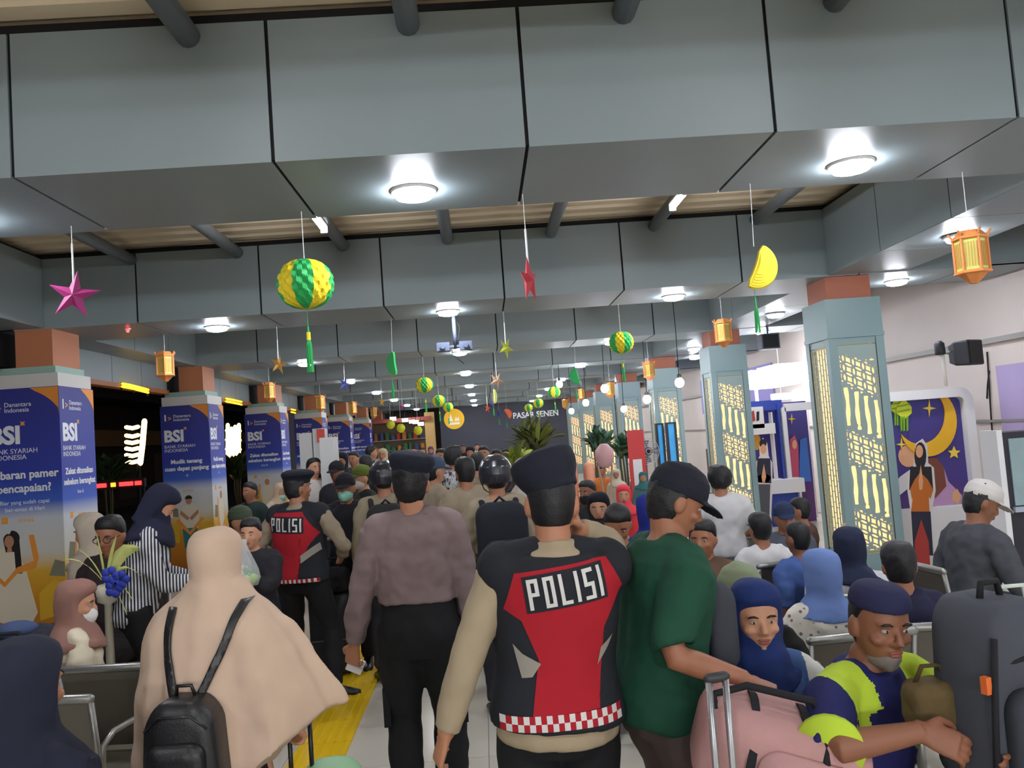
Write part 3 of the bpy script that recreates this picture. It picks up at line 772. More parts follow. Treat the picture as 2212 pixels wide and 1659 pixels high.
def hijab(P, t, k, voxel, m, hem=1.28, drape=.035, disp=.012, asym=0.0, vx=None, big=0.0, wid=1.0):
    mb = MB()
    S = [(.140, .02, .03, .02), (.130, .058, .075, .060), (.108, .082, .104, .090), (.078, .094, .118, .096), (.055, .097, .122, .076), (.03, .098, .122, .050), (0, .097, .120, .042), (-.04, .094, .112, .042), (-.075, .090, .104, .030), (-.10, .088, .098, .036), (-.125, .088, .096, .070), (-.16, .090, .10, .085)]
    mb.loft([[P.Hd(q) for q in hring(z, w, yb, yf, grow=big)] for z, w, yb, yf in S])
    rings = []
    for z, w, d, yc in ((1.54, .085, .088, .0), (1.48, .092, .096, .0), (1.44, .120, .112, .0), (1.40, .170, .128, .0), (1.36, .198, .138, .0), (1.32, .208, .148, .0), (1.26, .212, .156, .0), (1.2, .214, .16, .0), (1.1, .22, .165, 0), (1.0, .225, .17, 0)):
        if z < hem - .001: break
        w = (w * P.w + (drape if z < 1.45 else 0)) * (wid if z < 1.42 else 1); rings.append([P.U((w * math.cos(a), yc + (d + (drape * .6 if z < 1.45 else 0)) * math.sin(a), z + (.05 * math.cos(a) ** 2 if z < 1.37 else 0))) for a in (2 * PI * j / 32 for j in range(32))])
    mb.loft(rings)
    mb.tube([P.Hd((0, -.03, -.10)), P.U((0, 0, 1.46))], [.066, .098], 18)
    return remesh(mb, 'hijab', m, t, vx or max(.009, voxel), 4, disp if voxel < .02 else 0, .08, k)
def headgear(P, t, k, kind, m, voxel=.008, extra=None):
    mb = MB(); Hd = P.Hd
    if kind == 'beret':
        tilt = (extra or {}).get('tilt', 12); low = (extra or {}).get('low', .038); lift = (extra or {}).get('lift', .0); wide = (extra or {}).get('wide', .118)
        Rt = rot((extra or {}).get('fwd', -6), tilt, 0); f = lambda p: Hd(Rt @ Vector(p) + Vector((0, 0, .062)))
        mb.loft([[f(q) for q in hring(z, w, yb, yf)] for z, w, yb, yf in ((-.028 + low - .04, .083, .104, .098), (-.002, .086, .108, .102), (.020, .100, .116, .120), (.040 + lift * .4, wide, .124, .140), (.060 + lift, wide * .95, .116, .130), (.074 + lift, wide * .66, .080, .10), (.080 + lift, .03, .03, .03))])
        o = remesh(mb, 'beret', m, t, voxel, 4, .006, .06, k)
    elif kind == 'cap':
        mb.loft([[Hd(q) for q in hring(z, w, yb, yf)] for z, w, yb, yf in ((.022, .088, .110, .098), (.05, .091, .114, .104), (.09, .084, .106, .098), (.122, .060, .080, .070), (.138, .03, .035, .03), (.142, .008, .01, .01))])
        br = []
        for y, w, z in ((.07, .082, .030), (.11, .080, .030), (.145, .066, .022), (.172, .036, .012), (.178, .010, .010)):
            br.append([Hd((w * math.cos(a), y, z + .006 * math.sin(a) - .012 * math.cos(a) ** 2)) for a in (2 * PI * j / 14 for j in range(14))])
        mb.loft(br); mb.ell(Hd((0, 0, .143)), (.008, .008, .005), 8, 5)
        o = remesh(mb, 'cap', m, t, min(voxel, .006), 2, 0, .06, k)
    elif kind == 'kopiah':
        mb.loft([[Hd(q) for q in hring(z, w, yb, yf)] for z, w, yb, yf in ((.052, .084, .106, .094), (.07, .085, .107, .094), (.098, .078, .098, .086), (.116, .060, .080, .068), (.124, .03, .04, .03))])
        o = remesh(mb, 'skullcap', m, t, voxel, 3, 0, .06, k)
    elif kind == 'helmet':
        mb.loft([[Hd(q) for q in hring(z, w, yb, yf)] for z, w, yb, yf in ((-.035, .108, .130, .02), (.0, .116, .138, .095), (.03, .119, .142, .128), (.08, .112, .134, .122), (.125, .088, .105, .098), (.152, .05, .06, .055), (.16, .012, .015, .012))])
        br = [[Hd((w * math.cos(a), y, z + .006 * math.sin(a))) for a in (2 * PI * j / 12 for j in range(12))] for y, w, z in ((.09, .10, .032), (.135, .086, .026), (.165, .05, .02))]
        mb.loft(br); mb.tube([Hd((.108, -.02, .0)), Hd((.085, .02, -.075)), Hd((.0, .05, -.135)), Hd((-.085, .02, -.075)), Hd((-.108, -.02, .0))], .007, 8)
        o = remesh(mb, 'helmet', m, t, min(voxel, .007), 2, 0, .06, k)
    elif kind == 'knit':
        mb.loft([[Hd(q) for q in hring(z, w, yb, yf)] for z, w, yb, yf in ((-.02, .092, .114, .05), (.03, .095, .118, .094), (.08, .090, .110, .094), (.12, .066, .084, .072), (.145, .02, .03, .02))])
        o = remesh(mb, 'knit_cap', m, t, voxel, 3, .008, .05, k)
    return o
def mask(P, t, k, m):
    mb = MB()
    mb.loft([[P.Hd(q) for q in hring(z, w, .01, yf)] for z, w, yf in ((-.018, .050, .097), (-.035, .064, .108), (-.06, .067, .112), (-.085, .060, .104), (-.112, .038, .086))])
    return remesh(mb, 'face_mask', m, t, .006, 3, 0, .06, k)
SIT = dict(pel=(0, 0, .50), feet=((-.11, .44, 6), (.11, .44, -6)))
def sit(**k):
    d = dict(SIT); d.update(k); return d
def local(P, p):
    """world point -> the person's own pose units"""
    v = P.root.matrix_basis.inverted() @ Vector(p); return v / P.k
# ================================================================== the people and bags in front
def toloc(loc, face, h, p):
    a = -math.radians(face); d = Vector(p) - Vector(loc); k = h / 1.70
    return Vector((d.x * math.cos(a) - d.y * math.sin(a), d.x * math.sin(a) + d.y * math.cos(a), d.z)) / k
def on_floor(px, py, Y):
    p = atY(px, py, Y); return Vector((p.x, p.y, 0))
KH = cloth((150, 136, 116)); BLK = cloth((30, 30, 33)); NAVY = cloth((34, 38, 62)); RED = cloth((168, 32, 44)); VBLK = cloth((38, 40, 46))
PTXT = cloth((214, 212, 208)); TROUS = cloth((32, 33, 36)); BER = cloth((34, 36, 48)); TAN = cloth((168, 152, 126)); MAUVE = cloth((134, 116, 116))
WHT = cloth((222, 220, 216))
def block_letters(st, H, w=.37, sw=.125, gap=.165):
    G = {'P': [(0, 0, sw, 1), (0, 1 - sw, w, 1), (0, .44, w, .44 + sw), (w - sw, .44, w, 1)], 'O': [(0, 0, sw, 1), (w - sw, 0, w, 1), (0, 0, w, sw), (0, 1 - sw, w, 1)], 'L': [(0, 0, sw, 1), (0, 0, w, sw)],
         'I': [(0, 0, sw, 1)], 'S': [(0, 0, w, sw), (0, .5 - sw / 2, w, .5 + sw / 2), (0, 1 - sw, w, 1), (0, .5, sw, 1), (w - sw, 0, w, .5)]}
    x = 0; vs, fs = [], []
    for c in st:
        for a, b, c_, d in G[c]:
            n = len(vs); vs += [(x + a, b), (x + c_, b), (x + c_, d), (x + a, d)]; fs.append((n, n + 1, n + 2, n + 3))
        x += max(q[2] for q in G[c]) + gap
    x -= gap
    return [((a - x / 2) * H, (b - .5) * H) for a, b in vs], fs
def polisi_vest(P, t, k, poly, txt_c, txt_size, txt_rot, trim, vhem=.90, greys=()):
    def post(o):
        wrap(o, 'red_panel', poly, [tuple(range(len(poly)))], RED, t, .003)
        ca, sa = math.cos(txt_rot), math.sin(txt_rot)
        tr = lambda p: (txt_c[0] + p[0] * ca - p[1] * sa, txt_c[1] + p[0] * sa + p[1] * ca)
        vs, fs = block_letters('POLISI', txt_size)
        hw, hh = max(v[0] for v in vs) * 1.10, txt_size * .60
        q = [tr(p) for p in ((-hw, -hh), (hw, -hh), (hw, hh), (-hw, hh))]
        wrap(o, 'name_patch', q, [(0, 1, 2, 3)], VBLK, t, .006)
        wrap(o, 'lettering', [tr((v[0], v[1])) for v in vs], fs, PTXT, t, .010, edge=.03)
        for gp in greys: wrap(o, 'grey_stripe', gp, [tuple(range(len(gp)))], plain((150, 144, 134), .5), t, .005)
        band, bf, fm = [], [], []
        z0, z1, hw2 = trim
        nn = 22
        for i in range(nn):
            x0, x1 = -hw2 + 2 * hw2 * i / nn, -hw2 + 2 * hw2 * (i + 1) / nn
            for r in range(2):
                a = len(band); zz = z0 + (z1 - z0) * r / 2; zt = z0 + (z1 - z0) * (r + 1) / 2
                band += [(x0, zz), (x1, zz), (x1, zt), (x0, zt)]; bf.append((a, a + 1, a + 2, a + 3)); fm.append((i + r) % 2)
        wrap(o, 'checked_band', band, bf, [RED, PTXT], t, .004, fm=fm)
    garment_top(P, t, k, .008, VBLK, sleeve=0, hem=vhem, g=.040, disp=.010, dsc=.12, post=post, name='vest', neck=1.425, vx=.009)
    mb = MB()
    # grey reflective side stripes
    return None

# --- officer in the big red and black vest, nearest the camera
h4, f4 = 1.71, 3
l4 = Vector((0.172, 2.68, 0))
P4 = person('police officer in red and black POLISI vest, nearest the camera, hand at his ear', l4, h4, f4, skin=0, voxel=.0075, hair='crop',
            shirt=dict(m=TAN, sleeve=1.93, hem=.84, g=.022, disp=.014, collar=.045, slg=.013), pants=dict(m=BLK, g=.008, waist=.97, disp=.004), fat=1.06, hpitch=6, hyaw=-4, side=3,
            armR=((.125, .075, 1.475), (.75, .75, -.5)), handR=dict(dir=(-.25, -.1, 1), palm=(-1, -.1, 0), curl=18), armL=((-.375, -.01, .85), (-.6, -1, .1)), handL=dict(curl=30))
headgear(P4, P4.root, P4.k, 'beret', BER, .007, dict(tilt=-20, fwd=-6, lift=.036, wide=.112))
def pl(pts, Y, loc, face, h): 
    r = []
    for x, y in pts:
        q = toloc(loc, face, h, atY(x, y, Y)) * (h / 1.70); r.append((q.x, q.z))
    return r
poly4 = pl([(1112, 1243), (1318, 1208), (1357, 1272), (1312, 1360), (1292, 1420), (1300, 1535), (1152, 1550), (1160, 1480), (1166, 1430), (1128, 1345), (1090, 1322)], 2.52, l4, f4, h4)
polisi_vest(P4, P4.root, P4.k, poly4, pl([(1223, 1272)], 2.52, l4, f4, h4)[0], .092, .10, (pl([(1200, 1578)], 2.52, l4, f4, h4)[0][1], pl([(1200, 1545)], 2.52, l4, f4, h4)[0][1], .19), .90, [pl(q, 2.55, l4, f4, h4) for q in ([(1108, 1392), (1128, 1412), (1168, 1432), (1150, 1462), (1128, 1466), (1118, 1430)], [(1330, 1375), (1318, 1400), (1292, 1438), (1300, 1400)])])
# --- officer with the same vest further left
h2, f2 = 1.66, -14
l2 = Vector((-1.42, 6.2, 0))
P2 = person('police officer in red and black POLISI vest, left of the man in the mauve shirt', l2, h2, f2, skin=1, voxel=.011, hair='short',
            shirt=dict(m=KH, sleeve=1.95, hem=.95, g=.014, collar=.04), pants=dict(m=BLK), fat=1.08, hyaw=-38,
            armL=((-.26, .16, 1.02), (-.6, -1, 0)), armR=((.24, .22, 1.02), (1, -.9, 0)), feet=((-.16, 0, 10), (.22, .02, -62)))
headgear(P2, P2.root, P2.k, 'beret', BER, .009, dict(tilt=2, fwd=0, wide=.128))
poly2 = pl([(588, 1110), (655, 1105), (690, 1150), (668, 1180), (650, 1222), (650, 1272), (582, 1272), (582, 1222), (572, 1180), (566, 1140)], 6.08, l2, f2, h2)
polisi_vest(P2, P2.root, P2.k, poly2, pl([(619, 1134)], 6.08, l2, f2, h2)[0], .098, -.06, (pl([(640, 1266)], 6.08, l2, f2, h2)[0][1], pl([(640, 1250)], 6.08, l2, f2, h2)[0][1], .19), .88, [pl([(652, 1200), (688, 1172), (690, 1188), (654, 1216)], 6.08, l2, f2, h2)])
# --- officer in the mauve-brown shirt
h3, f3 = 1.745, 2
l3 = Vector((-0.365, 3.95, 0))
P3 = person('police officer in plain mauve shirt and dark beret, hands hanging, seen from behind', l3, h3, f3, skin=0, voxel=.0065, hair='short',
            shirt=dict(m=MAUVE, sleeve=1.96, hem=1.045, g=.034, collar=.02, slg=.020, cuff=.018), pants=dict(m=TROUS, g=.020, waist=1.07, disp=.02), fat=1.0, hyaw=-6, hroll=3,
            armL=((-.315, .03, .835), (-.7, -1, .2)), armR=((.262, .02, .825), (.7, -1, .2)), handL=dict(curl=48, palm=(.4, .8, 0)), handR=dict(curl=26), feet=((-.10, .02, 6), (.10, -.02, -6)))
headgear(P3, P3.root, P3.k, 'beret', BER, .008, dict(tilt=8, fwd=-2, lift=.014, wide=.112))
wl = P3.arm[-1]
pk = wl[2] + wl[3] * .11 + wl[4] * .035
pk = P3.root.matrix_basis @ (pk * P3.k)
t = thing('tissue_pack', 'small white pack held in the left hand of the mauve-shirted officer', 'pack', pk)
MB().box(-.038, .038, -.012, .012, -.032, .032).build('pack', plain((232, 228, 230), .5), t); MB().box(-.039, .039, -.0128, .0128, -.006, .004).build('flap', plain((214, 206, 212), .5), t); t.rotation_euler = (0, .5, .2)
mb = MB()
for s in (-1, 1):
    hip, kn, an, fy = P3.leg[s]; c = (hip.lerp(kn, .80)) * P3.k
    m2 = MB().box(c.x + s * .075 - .016, c.x + s * .075 + .016, c.y - .075, c.y + .075, c.z - .10, c.z + .08); m2.build('cargo_pocket', TROUS, P3.root)
# --- woman in the long beige cape with a small black backpack
h1, f1 = 1.565, -4
l1 = Vector((-0.935, 2.82, 0))
hnd1 = atY(628, 1560, 2.88)
P1 = person('woman in long beige hijab cape with small black backpack, seen from behind', l1, h1, f1, skin=2, voxel=.009, hair=None, fem=1,
            shirt=dict(m=BLK, sleeve=1.97, hem=.80, g=.006, slg=.003, cuff=.034, disp=.0), pants=dict(m=BLK, skirt=True, upto=.09, waist=1.0), face_detail=True,
            armR=(toloc(l1, f1, h1, hnd1), (.05, 1, -.1)), handR=dict(dir=(.35, .55, -.75), palm=(-.5, -.3, -.7), curl=55), armL=((-.27, .05, .80), (-.5, -1, 0)))
BEIGE = cloth((206, 180, 158))
mb = MB()
S = [(.140, .02, .03, .02), (.128, .060, .078, .062), (.104, .084, .106, .092), (.07, .095, .118, .096), (.04, .099, .122, .055), (0, .099, .120, .042), (-.05, .096, .114, .044), (-.09, .094, .108, .070), (-.13, .096, .104, .086), (-.17, .10, .108, .085), (-.21, .11, .12, .09)]
mb.loft([[P1.Hd(q) for q in hring(z, w, yb, yf)] for z, w, yb, yf in S])
rings = []; nr = 96
for i in range(26):
    f = i / 25; ring = []
    for j in range(nr):
        a = 2 * PI * j / nr; cx, sy = math.cos(a), math.sin(a)
        zh = .62 + .44 * max(0, cx) ** .7 - .02 * sy if cx > 0 else .62 - .04 * abs(cx)
        z = 1.53 + (zh - 1.53) * f
        fz = (1.53 - z)
        w = np.interp(fz, [0, .06, .12, .18, .26, .38, .58, .91], [.108, .156, .222, .256, .278, .290, .304, .330]) + (max(0, cx) ** 2) * np.interp(fz, [0, .12, .28, .43, .58], [0, .0, .05, .13, .14])
        d = np.interp(fz, [0, .08, .14, .20, .38, .68, .91], [.114, .142, .172, .190, .200, .210, .23])
        fo = 1 + np.interp(fz, [0, .1, .3, .8], [.006, .022, .045, .075]) * (.7 * math.sin(7 * a + 2.2 * fz) + .6 * math.sin(13 * a + 1.3 - fz) + .4 * math.sin(19 * a + .6))
        ring.append(P1.U((w * cx * fo, d * sy * fo, z)))
    rings.append(ring)
mb.loft(rings[::-1])
def straps(o):
    bp = thing('backpack', 'small black leather backpack worn on the beige cape', 'backpack', l1, math.radians(f1))
    LE = mat('black_leather', (34, 34, 36), .38, var=.1, vscale=30, bump=.2, bscale=120)
    def strip_(pts, w):
        pp = pl(pts, 2.66, l1, f1, h1); out = []; fs = []
        for i, (x, z) in enumerate(pp): out += [(x - w, z), (x + w, z)]
        return out, [(2 * i, 2 * i + 1, 2 * i + 3, 2 * i + 2) for i in range(len(pp) - 1)]
    for pts in ([(356, 1322), (362, 1400), (372, 1450), (388, 1510)], [(512, 1305), (490, 1380), (466, 1440), (440, 1500)]):
        v_, f_ = strip_(pts, .0135); s_ = wrap(o, 'strap', v_, f_, LE, bp, .006, edge=.015); sd = s_.modifiers.new('t', 'SOLIDIFY'); sd.thickness = .006; sd.offset = 1
    c = pl([(404, 1592)], 2.60, l1, f1, h1)[0]
    mb = MB(); yb = -.235
    ol = lambda s, z: [(x * s, zz * s) for x, zz in rrect(-.118, .118, -.17, .13, .06, 5) ]
    top_ = lambda s, y, dz: [(c[0] + (.118 - .03 * max(0, z_ / .13) ) * x_ / .118 * s, y, c[1] + z_ * s + dz) for x_, z_ in rrect(-.118, .118, -.20, .125, .075, 6)]
    mb.loft([top_(.90, yb + .07, 0), top_(1.0, yb + .05, 0), top_(1.0, yb - .03, 0), top_(.93, yb - .055, 0), top_(.6, yb - .066, -.01)])
    mb.build('bag_body', LE, bp, True)
    mb = MB(); q = lambda s, y: [(c[0] + x_ * s, y, c[1] - .075 + z_ * s) for x_, z_ in rrect(-.088, .088, -.10, .085, .04, 5)]
    mb.loft([q(1, yb - .05), q(1, yb - .078), q(.92, yb - .092), q(.5, yb - .096)]); mb.build('front_pocket', LE, bp, True)
    MB().tube([(c[0] - .03, yb + .02, c[1] + .12), (c[0] - .022, yb + .01, c[1] + .155), (c[0] + .022, yb + .01, c[1] + .155), (c[0] + .03, yb + .02, c[1] + .12)], .006, 8).build('handle', LE, bp, True)
    MB().tube([(c[0] - .095, yb - .062, c[1] + .045), (c[0] - .05, yb - .07, c[1] + .085), (c[0] + .05, yb - .07, c[1] + .085), (c[0] + .095, yb - .062, c[1] + .045)], .004, 6).build('zip', plain((70, 70, 72), .3, .8), bp, True)
remesh(mb, 'hijab_cape', BEIGE, P1.root, .009, 2, .030, .14, P1.k, straps)
# her suitcase: telescopic handle and pale green shell
sc_ = Vector((hnd1.x + .06, hnd1.y + .02, 0))
t = thing('suitcase', 'pale green rounded suitcase with tall black pull handle, beside the beige cape', 'suitcase', sc_, .1)
GRN = mat('pale_green_shell', (160, 206, 160), .45, var=.05)
mb = MB(); mb.loft([[(.055 + x * s, y, (.400 + z * s)) for x, z in rrect(-.115, .115, -.34, .34, .09, 6)] for s, y in ((.86, -.12), (.97, -.10), (1, -.06), (1, .06), (.97, .10), (.86, .12))]); mb.build('shell', GRN, t, True)
HB_ = plain((28, 28, 30), .4)
mb = MB(); mb.tube([(-.075, .03, .60), (-.075, .03, hnd1.z)], .008, 8); mb.tube([(-.005, .03, .66), (-.005, .03, hnd1.z)], .008, 8); mb.tube([(-.085, .03, hnd1.z), (.005, .03, hnd1.z)], .014, 10, rnd=True); mb.build('pull_handle', HB_, t, True)
for x in (-.03, .14):
    for y in (-.08, .08): MB().tube([(x - .012, y, .03), (x + .012, y, .03)], .030, 12).build('wheel', HB_, t)
MB().box(-.0625, .1725, -.004, .004, .15, .62).build('seam', plain((110, 150, 112), .5), t)
# --- man in green T-shirt and black cap bending to a bag
h5, f5 = 1.68, -76
l5 = Vector((0.525, 2.80, 0))
GRS = cloth((30, 74, 56))
h5t = atY(1612, 1470, 2.52)
P5 = person('man in dark green T-shirt and black cap leaning over the pink bag', l5, h5, f5, skin=1, voxel=.0060, hair='short',
            shirt=dict(m=GRS, sleeve=.92, hem=.84, g=.032, slg=.028, cuff=.02, dsc=.11, disp=.02), pants=dict(m=cloth((78, 66, 62))), fat=1.08, lean=10, hpitch=16, hyaw=-6,
            armR=(toloc(l5, f5, h5, h5t), (.3, -.3, -1)), handR=dict(dir=toloc(Vector((0, 0, 0)), f5, 1.7, Vector((.9, -.25, -.35))), palm=(0, .2, -1), curl=42), armL=((-.15, .36, .98), (-.8, -.4, -.6)))
headgear(P5, P5.root, P5.k, 'cap', cloth((34, 36, 46)), .006)
# grey sling bag on his chest
t = thing('sling_bag', 'dark grey sling bag across the chest of the man in green', 'bag', l5, math.radians(f5))
SLG = cloth((66, 68, 76))
c = P5.U((.02, .175, 1.17)) * P5.k
mb = MB(); mb.loft([[(c.x + x * s, c.y + y, c.z + z * s) for x, z in rrect(-.10, .10, -.16, .15, .06, 5)] for s, y in ((.8, -.05), (1, -.035), (1, .02), (.85, .05))]); mb.build('bag_body', SLG, t, True)
mb = MB(); mb.tube([c + Vector((-.05, 0, .14)), P5.U((-.09, .05, 1.43)) * P5.k, P5.U((-.10, -.06, 1.43)) * P5.k], .014, 8); mb.build('strap', SLG, t, True)
# --- pink travel bag on a luggage trolley
bc = atY(1652, 1598, 2.42)
t = thing('luggage_trolley', 'grey metal luggage trolley with two upright bars under the pink bag', 'trolley', (bc.x, bc.y, 0), .0)
ST = mat('steel', (172, 172, 172), .32, .85)
b0, b1 = atY(1530, 1466, 2.20), atY(1566, 1460, 2.20)
for b_ in (b0, b1): MB().tube([(b_.x - bc.x, b_.y - bc.y, .16), (b_.x - bc.x, b_.y - bc.y, b_.z)], .0095, 10).build('upright', ST, t, True)
MB().tube([(b0.x - bc.x, b0.y - bc.y, b0.z), (b1.x - bc.x, b1.y - bc.y, b1.z)], .013, 10, rnd=True).build('grip', plain((50, 50, 52), .5), t, True)
mb = MB(); mb.box(-.26, .22, -.14, .14, .15, .17); mb.build('deck', plain((90, 90, 92), .4, .5), t)
for x in (-.2, .18):
    for y in (-.12, .12): MB().tube([(x, y - .012, .05), (x, y + .012, .05)], .05, 14).build('wheel', HB_, t)
MB().box(-.24, .20, -.13, .13, .17, bc.z - .20).build('lower_case', cloth((60, 62, 72)), t)
PINK = mat('pink_fabric', (182, 138, 136), .8, var=.08, vscale=14, bump=.4, bscale=220)
t = thing('travel_bag', 'pink fabric travel bag with black zip and straps, on the trolley', 'bag', (bc.x, bc.y, bc.z - .17), math.radians(-4)); t.rotation_euler = (math.radians(8), math.radians(17), math.radians(-10)); t.scale = (.93, .93, .93)
mb = MB()
prof = rrect(-.16, .16, -.14, .14, .085, 6)
mb.loft([[(x, y * s, .16 + z * s) for y, z in prof] for x, s in ((-.265, .62), (-.25, .82), (-.21, .95), (-.10, 1.0), (.06, 1.0), (.16, .97), (.215, .86), (.235, .62))])
mb.build('bag_body', PINK, t, True)
mb = MB(); mb.loft([[(x, -.150 + y, .14 + z) for x, z in rrect(-.10, .19, -.10, .10, .06, 5)] for y in (0, -.025)]); mb.build('front_pocket', PINK, t, True)
BKS = cloth((36, 36, 40))
for x in (-.12, .03):
    mb = MB(); mb.loft([[(x + dx, -math.cos(a) * (.166 + e) , .16 + math.sin(a) * (.146 + e)) for dx, e in ((-.012, 0), (.012, 0), (.012, .006), (-.012, .006))] for a in (PI * q / 12 - .6 for q in range(15))]); mb.build('strap', BKS, t)
mb = MB(); mb.tube([(.085, -.168, .03), (.10, -.174, .14), (.085, -.160, .235), (.075, -.10, .295), (.075, .0, .312)], .011, 8); mb.build('zip', BKS, t, True)
mb = MB(); mb.tube([(-.235, -.08, .27), (-.24, -.0, .285), (-.15, .0, .34), (.05, .0, .345), (.08, 0, .30)], .012, 8); mb.build('handle', BKS, t, True)
MB().box(.135, .175, -.181, -.174, .085, .135).build('badge', plain((30, 34, 34), .5), t)
# --- seated woman, navy hijab, denim pinafore over white sleeves
h6, f6 = 1.65, 177
l6 = Vector((0.915, 2.92, 0))
DEN = mat('denim', (62, 92, 146), .85, var=.16, vscale=16, bump=.3, bscale=300)
P6 = person('seated woman in navy hijab and blue denim pinafore, looking at the camera', l6, h6, f6, skin=2, voxel=.008, hair=None, fem=1,
            shirt=dict(m=None, mats=[DEN, WHT], sleeve=1.95, hem=.86, g=.022, slg=.022, name='pinafore', disp=.016, post=paint(lambda x, y, z: np.where((np.abs(x) > .150) | ((z < .66) & (np.abs(x) > .135)), 1, 0))), pants=dict(m=DEN, skirt=True), hpitch=2,
            **sit(armL=((-.19, .30, .66), (-.8, -.6, -.2)), armR=((.17, .32, .66), (.8, -.6, -.2))))
hijab(P6, P6.root, P6.k, .008, cloth((32, 50, 104)), hem=1.31, drape=.0, wid=.80)
# --- seated man, skull cap, navy and lime jersey
h7, f7 = 1.74, -150
l7 = Vector((1.10, 2.66, 0))
h7r, h7l = atY(1990, 1580, 2.24), atY(2095, 1580, 2.30)
NV = cloth((36, 38, 92)); LIME = cloth((186, 212, 62))
def jersey(x, y, z):
    r = np.zeros(len(x), int)
    r[(np.abs(x) > .080) & (np.abs(x) < .215) & (z > .915 - (np.abs(x) - .12) * .35)] = 1
    r[(np.abs(x) > .125) & (np.abs(x) < .155) & (z < .92)] = 1
    return r
P7 = person('seated man in navy and lime jersey and navy skullcap, grey beard', l7, h7, f7, skin=3, voxel=.0057, hair='crop', hyaw=-22, lean=12, hpitch=-4,
            shirt=dict(m=None, mats=[NV, LIME], sleeve=.95, hem=.86, g=.020, slg=.024, cuff=.020, name='jersey', post=paint(jersey), disp=.006, vx=.0072), pants=dict(m=cloth((54, 42, 50))),
            **sit(pel=(0, 0, .50), armR=(toloc(l7, f7, h7, h7r), (.8, .35, -.15)), armL=(toloc(l7, f7, h7, h7l), (-1, -.2, -.3)), handR=dict(dir=(-.5, .8, -.35), curl=30, palm=(-.6, -.2, -.6)), handL=dict(dir=(.1, .9, -.5), curl=30)))
headgear(P7, P7.root, P7.k, 'kopiah', cloth((40, 42, 74)), .008)
for s in (-1, 1):
    sh, el, wr = P7.arm[s][:3]; q0 = sh.lerp(el, .90) * P7.k; q1 = sh.lerp(el, .985) * P7.k
    MB().tube([q0, q1], [.088, .090], 20).build('cuff', LIME, P7.root, True)
mb = MB(); mb.loft([[P7.Hd(q) for q in hring(z, w, -.03, yf)] for z, w, yf in ((-.070, .040, .094), (-.09, .050, .090), (-.11, .040, .082), (-.124, .022, .070))])
remesh(mb, 'beard', mat('beard_grey', (128, 118, 112), .9, bump=.5, bscale=200), P7.root, .006, 2, .006, .02, P7.k)
def crest(o):
    pass
def patch7():
    vs, fs, fm = [], [], []
    pts = arc(-.075, .845, .048, 0, 360, 14, .075)[:-1]; vs += pts; fs.append(tuple(range(14))); fm.append(0)
    a = len(vs); pts = arc(-.075, .85, .028, 0, 360, 10, .045)[:-1]; vs += pts; fs.append(tuple(range(a, a + 10))); fm.append(1)
    o1 = wrap(P7.top, 'crest', vs[:14], [tuple(range(14))], plain((146, 168, 100), .6), P7.root, .004, back=False)
    wrap(P7.top, 'crest_centre', vs[14:], [tuple(range(10))], plain((92, 96, 84), .6), o1, .007, back=False)
# ================================================================== the rest of the crowd
def pattern(name, a, b, kind, scale):
    if name in _M: return _M[name]
    m = bpy.data.materials.new(name); m.use_nodes = True; nt = m.node_tree; bs = nt.nodes['Principled BSDF']; bs.inputs['Roughness'].default_value = .85
    tc = nt.nodes.new('ShaderNodeTexCoord')
    if kind == 'stripe':
        t = nt.nodes.new('ShaderNodeTexWave'); t.bands_direction = 'Y'; t.inputs['Scale'].default_value = scale; t.inputs['Distortion'].default_value = 0; t.inputs['Detail'].default_value = 1; out = t.outputs['Fac']
    elif kind == 'spots':
        t = nt.nodes.new('ShaderNodeTexVoronoi'); t.inputs['Scale'].default_value = scale; out = t.outputs['Distance']
    else:
        t = nt.nodes.new('ShaderNodeTexNoise'); t.inputs['Scale'].default_value = scale; t.inputs['Detail'].default_value = 3; out = t.outputs['Fac']
    nt.links.new(tc.outputs['Object'], t.inputs['Vector'])
    r = nt.nodes.new('ShaderNodeValToRGB'); nt.links.new(out, r.inputs[0]); nt.links.new(r.outputs[0], bs.inputs['Base Color'])
    e = r.color_ramp.elements; lo, hi = (.42, .58) if kind != 'spots' else (.18, .34)
    e[0].position = lo; e[1].position = hi
    for q, c in ((0, a), (1, b)): e[q].color = (lin(c[0]), lin(c[1]), lin(c[2]), 1)
    _M[name] = m; return m
STRIPE = pattern('striped_shirt', (30, 32, 40), (214, 214, 220), 'stripe', 17)
FLORAL = pattern('floral_blouse', (120, 96, 96), (222, 216, 206), 'spots', 34)
BATIK = pattern('batik_shirt', (34, 36, 44), (206, 206, 210), 'noise', 22)
CAMO = pattern('camo_jacket', (34, 38, 34), (66, 70, 56), 'noise', 14)
C = lambda *c: cloth(c)
seat_m = mat('seat_steel', (150, 150, 146), .35, .7); seat_p = mat('seat_pan', (104, 98, 88), .5, .3)
